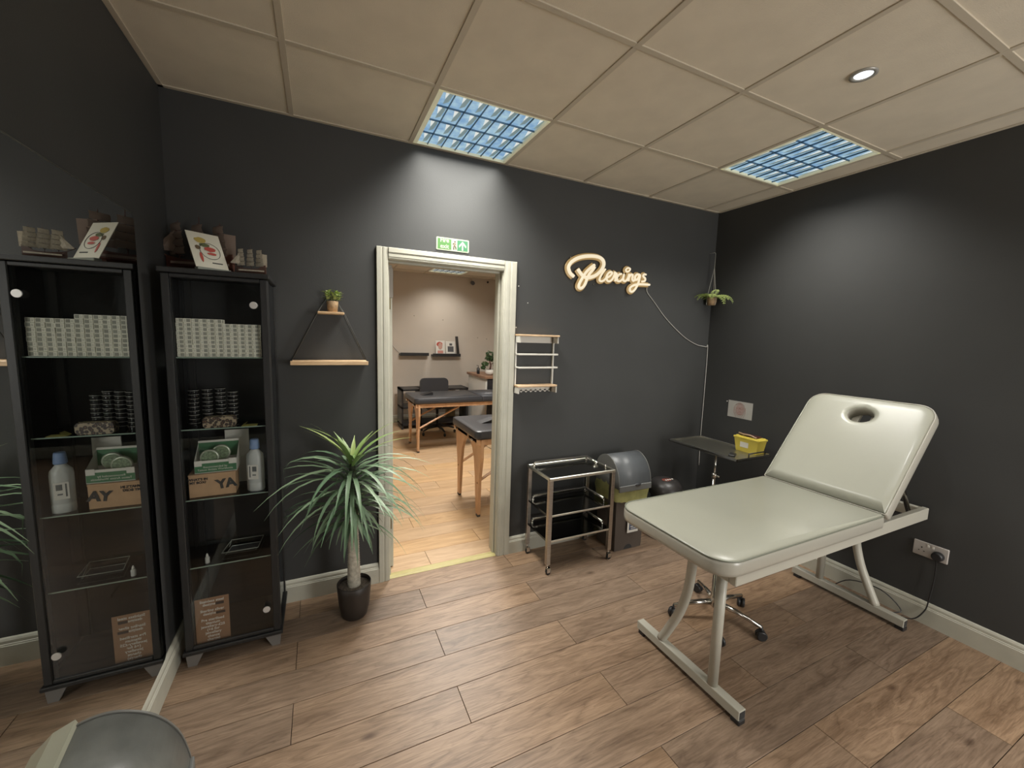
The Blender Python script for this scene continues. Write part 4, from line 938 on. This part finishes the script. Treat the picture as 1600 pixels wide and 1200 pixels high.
# round black bin
rb = empty('round_bin', (1.985, -.205, 0), 0, 'round black bin with domed lid behind the cream couch', 'bin')
MB().lathe([(.001, 0), (.135, 0), (.142, .012), (.135, .03), (.112, .045), (.105, .05)], n=32, cap=False).build('base_ring', mat('gloss_black', (.012, .012, .013), .22), rb)
MB().lathe([(.104, .045), (.108, .30), (.112, .36), (.113, .375)], n=32, cap=False).build('body', BLKPL, rb)
MB().lathe([(.128, .345), (.134, .375), (.126, .415), (.10, .447), (.055, .464), (.001, .469)], n=32, cap=False).build('lid', mat('satin_black', (.03, .027, .026), .4), rb)
MB().sphere((-.01, -.02, .462), .05, 16, 8, sc=(1, .7, .12)).build('panel', mat('panel_red', (.18, .05, .035), .4), rb)
mb = MB()
for i in range(4): mb.bbox(-.045+.022*i, -.033+.022*i, -.045, -.030, .4655, .469, .0005)
mb.build('panel_marks', PAPER, rb)

# ---------------------------------------------------------------- instrument tray stand
ts2 = empty('tray_stand', (2.285, -.405, 0), 0, 'stainless steel instrument tray on a single pole stand behind the couch', 'tray stand')
hx, hy, z = .185, .305, .742
MB().bbox(-hx, hx, -hy, hy, z-.006, z, .002).build('tray', mat('tray_steel', (.40, .39, .33), .38, 1), ts2)
for bx in ((-hx, -hx+.008, -hy, hy), (hx-.008, hx, -hy, hy), (-hx, hx, -hy, -hy+.008), (-hx, hx, hy-.008, hy)): MB().bbox(*bx, z-.008, z+.012, .002).build('tray_rim', CHROME, ts2)
MB().tube([(-.05, -hy+.01, z), (-.05, -hy+.01, z+.035), (.13, -hy+.01, z+.035), (.13, -hy+.01, z)], .005, 8).build('tray_rail', BLKPL, ts2)
MB().cyl((0, 0, .40), (0, 0, z-.006), .010, 12).cyl((0, 0, .05), (0, 0, .52), .015, 12).build('pole', CHROME, ts2)
MB().lathe([(.022, .50), (.022, .54)], n=14).cyl((.0, -.02, .52), (.0, -.05, .52), .008, 8).build('collar', CHROME, ts2)
for a, b in (((-.22, -.2), (.22, -.2)), ((0, -.2), (0, .28))):
    MB().tube([(a[0], a[1], .055), (b[0], b[1], .055)], .014, 4).build('base_bar', CHROME, ts2)
for x, y in ((-.22, -.2), (.22, -.2), (0, .28)): castor(ts2, x, y, .06)
sh = empty('sharps_box', (2.418, -.578, .7425), 0, 'yellow sharps disposal box with a dark maroon top on the steel tray', 'sharps box')
a0, b0, a1, b1 = .040, .080, .050, .094
MB().add([(-a0, -b0, 0), (a0, -b0, 0), (a0, b0, 0), (-a0, b0, 0), (-a1, -b1, .10), (a1, -b1, .10), (a1, b1, .10), (-a1, b1, .10)], [(0, 1, 2, 3), (0, 1, 5, 4), (1, 2, 6, 5), (2, 3, 7, 6), (3, 0, 4, 7), (4, 5, 6, 7)]).build('body', YELLOW, sh)
MB().bbox(-.055, .055, -.100, .100, .098, .112, .003).bbox(-.045, .045, -.09, .09, .110, .118, .003).build('lid', YELLOW, sh)
MB().bbox(-.030, .030, -.068, .075, .117, .128, .004).build('flap', MAROON, sh)
MB().tube([(-.034, -.07, .122), (-.036, -.02, .134), (-.034, .03, .13), (-.03, .075, .134)], .006, 8).build('flap_grip', mat('flap_tan', (.34, .24, .15), .5), sh)
MB().box(-.0475, -.0468, -.02, .045, .035, .075, T=Matrix.Rotation(0, 4, 'X')).build('label', PAPER, sh)
o = MB().bbox(-.04, .04, -.022, .022, 0, .012, .003).build('forceps_case', BLKPL); o.location = (2.20, -.60, .7425); o.rotation_euler.z = .5; tag(o, 'small dark case lying on the near end of the steel tray', 'case')

# ---------------------------------------------------------------- next room
def massage_table(loc, label, L_=1.85, D=.66, z=.76, y1=0):
    t = empty('massage_table', loc, 0, label, 'massage table')
    Lh = L_/2
    for i in range(2):
        mb, e = cushion(Lh-.004, 0, D, .07, .06 if i == 0 else .01, .01 if i == 0 else .06, Matrix.Translation((i*Lh, 0, z-.07)))
        c = mb.build('cushion', BLKVINYL, t); MB().tube(e, .0025, 5, closed=True).build('piping', mat('black_piping', (.012, .012, .013), .4), c)
    MB().bbox(.02, L_-.02, .02, .05, z-.12, z-.071, .002).build('side_rail', BEECH, t); MB().bbox(.02, L_-.02, D-.05, D-.02, z-.12, z-.071, .002).build('side_rail', BEECH, t)
    for x in (.05, L_-.075):
        o = MB()
        zt = z-.071; 
        for y0, y1_ in ((.05, -1), (D-.05, 1)):
            s = -y1_
            poly = [(y0-s*.04, zt), (y0+s*.28, zt), (y0+s*.28, zt-.06), (y0+s*.24, zt-.075), (y0+s*.18, zt-.12), (y0+s*.135, zt-.2), (y0+s*.10, .32), (y0+s*.07, .02), (y0+s*.016, .02), (y0+s*.006, .32), (y0-s*.04, zt-.16)]
            MB().prism(poly, x, x+.025, 'x').build('leg', BEECH, t)
            MB().bbox(x-.002, x+.027, y0+s*.037-.02, y0+s*.037+.02, 0, .022, .002).build('foot', mat('rubber_grey', (.06, .055, .05), .6), t)
            MB().cyl((x-.004, y0+s*.035, .30), (x+.03, y0+s*.035, .30), .008, 8).build('leg_knob', BRZ, t)
        MB().bbox(x, x+.025, .05, D-.05, zt-.055, zt, .002).build('end_rail', BEECH, t)
    for y in (.085, D-.085):
        MB().tube([(.07, y, .32), (.62, y, z-.13)], .013, 4).build('brace', BEECH, t); MB().tube([(L_-.07, y, .32), (L_-.62, y, z-.13)], .013, 4).build('brace', BEECH, t)
    MB().tube([(.10, .05, z-.13), (.35, .2, .47), (.62, D-.05, z-.13)], .0022, 4).build('cable', mat('steel_cable', (.4, .4, .38), .3, 1), t)
    MB().prism([(.15, z+.003), (.31, z+.003), (.31, z+.040), (.29, z+.042)], D/2-.06, D/2+.06, 'y').build('face_hole_plug', mat('plug_dark', (.008, .008, .009), .5), t)
    for y in (.12, D-.12): MB().cyl((-.004, y, z-.09), (.02, y, z-.09), .012, 8).build('latch', CHROME, t)
    return t
massage_table((.585, 2.64, 0), 'black padded folding massage table at the back of the next room', z=.725, D=.70)
massage_table((.650, .56, 0), 'black padded folding massage table nearest the doorway in the next room', z=.765, D=.70)
# office chair
ch = empty('office_chair', (1.16, 3.70, 0), 0, 'black office chair on castors behind the far massage table', 'chair')
MB().prism(rrect(-.23, .23, .50, .86, .07, 5), .18, .23, 'y').build('backrest', BLKVINYL, ch)
MB().bbox(-.23, .23, -.22, .2, .42, .49, .03).build('seat', BLKVINYL, ch)
MB().cyl((0, 0, .1), (0, 0, .42), .022, 10).build('column', BLKPL, ch)
MB().tube([(0, .1, .42), (0, .22, .46), (0, .24, .6)], .02, 6).build('back_bracket', BLKPL, ch)
for i in range(5):
    a = i*2*PI/5-1.4; c, s = math.cos(a), math.sin(a)
    MB().tube([(0, 0, .12), (c*.18, s*.18, .11), (c*.28, s*.28, .075)], [.022, .017, .013], 6).build('leg', BLKPL, ch)
    MB().sphere((c*.28, s*.28, .03), .03, 10, 6, sc=(.7, .7, 1)).build('castor', BLKPL, ch)
# dark unit behind
un = empty('shelf_unit', (.78, 4.30, 0), 0, 'low black open storage unit beneath the far wall', 'shelf unit')
for x in (-.10, .20, 1.0): MB().bbox(x, x+.03, -.2, .2, 0, .66, .002).build('side', BLKPL, un)
for z in (.06, .34, .63): MB().bbox(-.10, 1.03, -.2, .2, z, z+.03, .002).build('board', BLKPL, un)
o = MB().bbox(-.25, .25, -.14, .14, 0, .10, .02).build('folded_towels', PAPER); o.location = (1.3, 4.30, .371); tag(o, 'pale folded linen on the black storage unit', 'towels')
def shelf_far(x0, x1, z, label):
    t = empty('wall_shelf', ((x0+x1)/2, FY, z), 0, label, 'shelf'); w = (x1-x0)/2
    MB().bbox(-w, w, -.14, 0, -.035, 0, .003).build('board', BLKPL, t); MB().bbox(-w, w, -.145, -.135, -.035, .018, .002).build('lip', BLKPL, t)
    return t
shelf_far(.745, 1.235, 1.215, 'slim black floating shelf on the cream wall, the left empty one')
shelf_far(1.305, 1.815, 1.205, 'slim black floating shelf on the cream wall, holding two pictures')
def frame_p(x, z, w, h, label, dark):
    t = empty('picture', (x, FY-.085, z), 0, label, 'picture')
    T = Matrix.Rotation(math.radians(-7), 4, 'X')
    MB().bbox(-w, w, -.004, .004, 0, h, .002, T=T).build('mount', PAPER, t)
    if dark: MB().box(-w*.6, w*.7, -.0055, -.0045, h*.2, h*.62, T=T).box(-w*.2, w*.4, -.006, -.005, h*.68, h*.85, T=T).build('motif', mat('print_dark', (.08, .08, .085), .6), t)
    else:
        blob(0, h*.6, w*.5, h*.26, T=T, y=-.0055, rough=.1).build('face_motif', mat('print_skin', (.50, .30, .24), .6), t)
        blob(-.01, h*.72, w*.7, h*.2, T=T, y=-.0050, rough=.2).build('hair_motif', RED, t)
        MB().box(-w*.6, w*.6, -.006, -.005, h*.08, h*.28, T=T).build('shoulder_motif', mat('print_pink', (.55, .25, .2), .6), t)
frame_p(1.455, 1.2055, .085, .245, 'portrait print with reddish hair leaning on the right black shelf', False)
frame_p(1.640, 1.2055, .085, .235, 'white print with dark motifs leaning on the right black shelf', True)
o = MB().bbox(-.012, .012, -.05, .05, 0, .33, .004, T=Matrix.Rotation(math.radians(-6), 4, 'Y')).build('folder', BLKPL); o.location = (1.785, FY-.08, 1.2055); tag(o, 'tall thin black folder leaning at the right end of the picture shelf', 'folder')
cm = empty('security_camera', (2.06, FY, 2.52), 0, 'small dark bullet camera high on the cream far wall', 'camera')
MB().cyl((0, -.01, .0), (-.04, -.16, -.03), .035, 14).build('body', mat('cam_grey', (.06, .06, .065), .4), cm); MB().cyl((0, 0, .04), (0, -.05, .01), .012, 8).build('bracket', WHITEPL, cm)
o = MB().sphere((0, 0, 0), .02, 8, 6).build('wall_sensor', BLKPL); o.location = (2.36, FY-.02, 2.55); tag(o, 'tiny black sensor at the top of the cream far wall', 'sensor')
ct = empty('desk', (2.22, 3.90, 0), 0, 'brown topped desk with white side and black front in the next room', 'desk')
MB().bbox(-.36, .36, -.44, .44, .875, .915, .003).build('desktop', woodmat('walnut', (.14, .07, .04), (.30, .17, .10), (3, 10, 10)), ct)
MB().bbox(-.33, -.30, -.40, .42, 0, .875, .002).build('side_panel', WHITEPL, ct)
MB().bbox(-.30, .34, -.42, -.39, 0, .875, .002).build('front_panel', mat('desk_black', (.02, .02, .022), .5), ct)
bz = empty('bonsai', (2.05, 3.72, .9155), 0, 'green bonsai style tree in a round white pot on the brown desk', 'plant')
MB().lathe([(.001, 0), (.05, 0), (.078, .03), (.08, .06), (.062, .09), (.055, .09)], n=20, cap=False).build('pot', WHITEPL, bz)
MB().tube([(0, 0, .08), (.015, 0, .16), (-.01, 0, .24), (.01, 0, .30)], [.014, .012, .010, .008], 7).tube([(.01, 0, .18), (.09, 0, .20)], .006, 6).tube([(-.0, 0, .2), (-.08, 0, .19)], .006, 6).build('trunk', HULLW, bz)
BG = leafmat('bonsai_green', (.04, .085, .03), (.10, .16, .06)); rb_ = random.Random(8)
for cx, cz, r in ((0, .34, .085), (.05, .27, .07), (-.09, .18, .06), (.11, .18, .065), (-.03, .28, .06), (.13, .12, .04), (-.12, .12, .04)):
    mb = MB()
    for i in range(150):
        a = rb_.uniform(0, 2*PI); e = rb_.uniform(-1, 1); q = r*rb_.uniform(.5, 1); c = math.sqrt(1-e*e)
        p = Vector((cx+q*c*math.cos(a), q*c*math.sin(a)*.8, cz+q*e*.75)); d = Vector((rb_.uniform(-1, 1), rb_.uniform(-1, 1), rb_.uniform(-.5, .8))).normalized()*.030; e2 = d.cross(Vector((rb_.uniform(-1, 1), rb_.uniform(-1, 1), .5))).normalized()*.011
        mb.add([p-d*.5, p+e2, p+d*.5, p-e2], [(0, 1, 2, 3)])
    mb.build('foliage', BG, bz)
db = empty('pump_bottle', (1.93, 3.95, .9155), 0, 'small black pump bottle on the corner of the brown desk', 'bottle')
MB().lathe([(.024, 0), (.026, .004), (.026, .09), (.012, .105)], n=14).build('body', BLKPL, db); MB().tube([(0, 0, .10), (0, 0, .14), (-.03, 0, .14)], .005, 6).build('pump', BLKPL, db)
o = MB().bbox(-.09, .09, -.02, .02, 0, .58, .008).build('draped_towel', mat('towel_tan', (.42, .33, .20), .8, var=.3, scale=14, stretch=(4, 4, .3))); o.location = (1.62, 4.52, .0); 
tag(o, 'tan striped cloth hanging between chair and desk', 'cloth')
for i, (x, z) in enumerate(((1.005, 1.87), (1.52, 1.82), (2.19, 1.52), (2.37, 1.50))):
    o = MB().sphere((0, 0, 0), .010, 8, 5, sc=(1, .3, 1)).build('wall_mark', mat('mark_grey', (.3, .27, .22), .7)); o.location = (x, FY, z)
    tag(o, ('pale screw hole in the cream wall above the left black shelf', 'pale screw hole in the cream wall above the picture shelf', 'screw hole in the cream wall above the bonsai, left one', 'screw hole in the cream wall above the bonsai, right one')[i], 'wall mark')
P = smoothpts([(.60, FY-.006, 1.40), (.70, FY-.006, 1.27), (.80, FY-.006, 1.20)], 3)
tag(MB().tube(P, .006, 5).build('cable', mat('white_cable', (.5, .5, .5))), 'short pale cable on the cream wall above the left black shelf', 'cable')
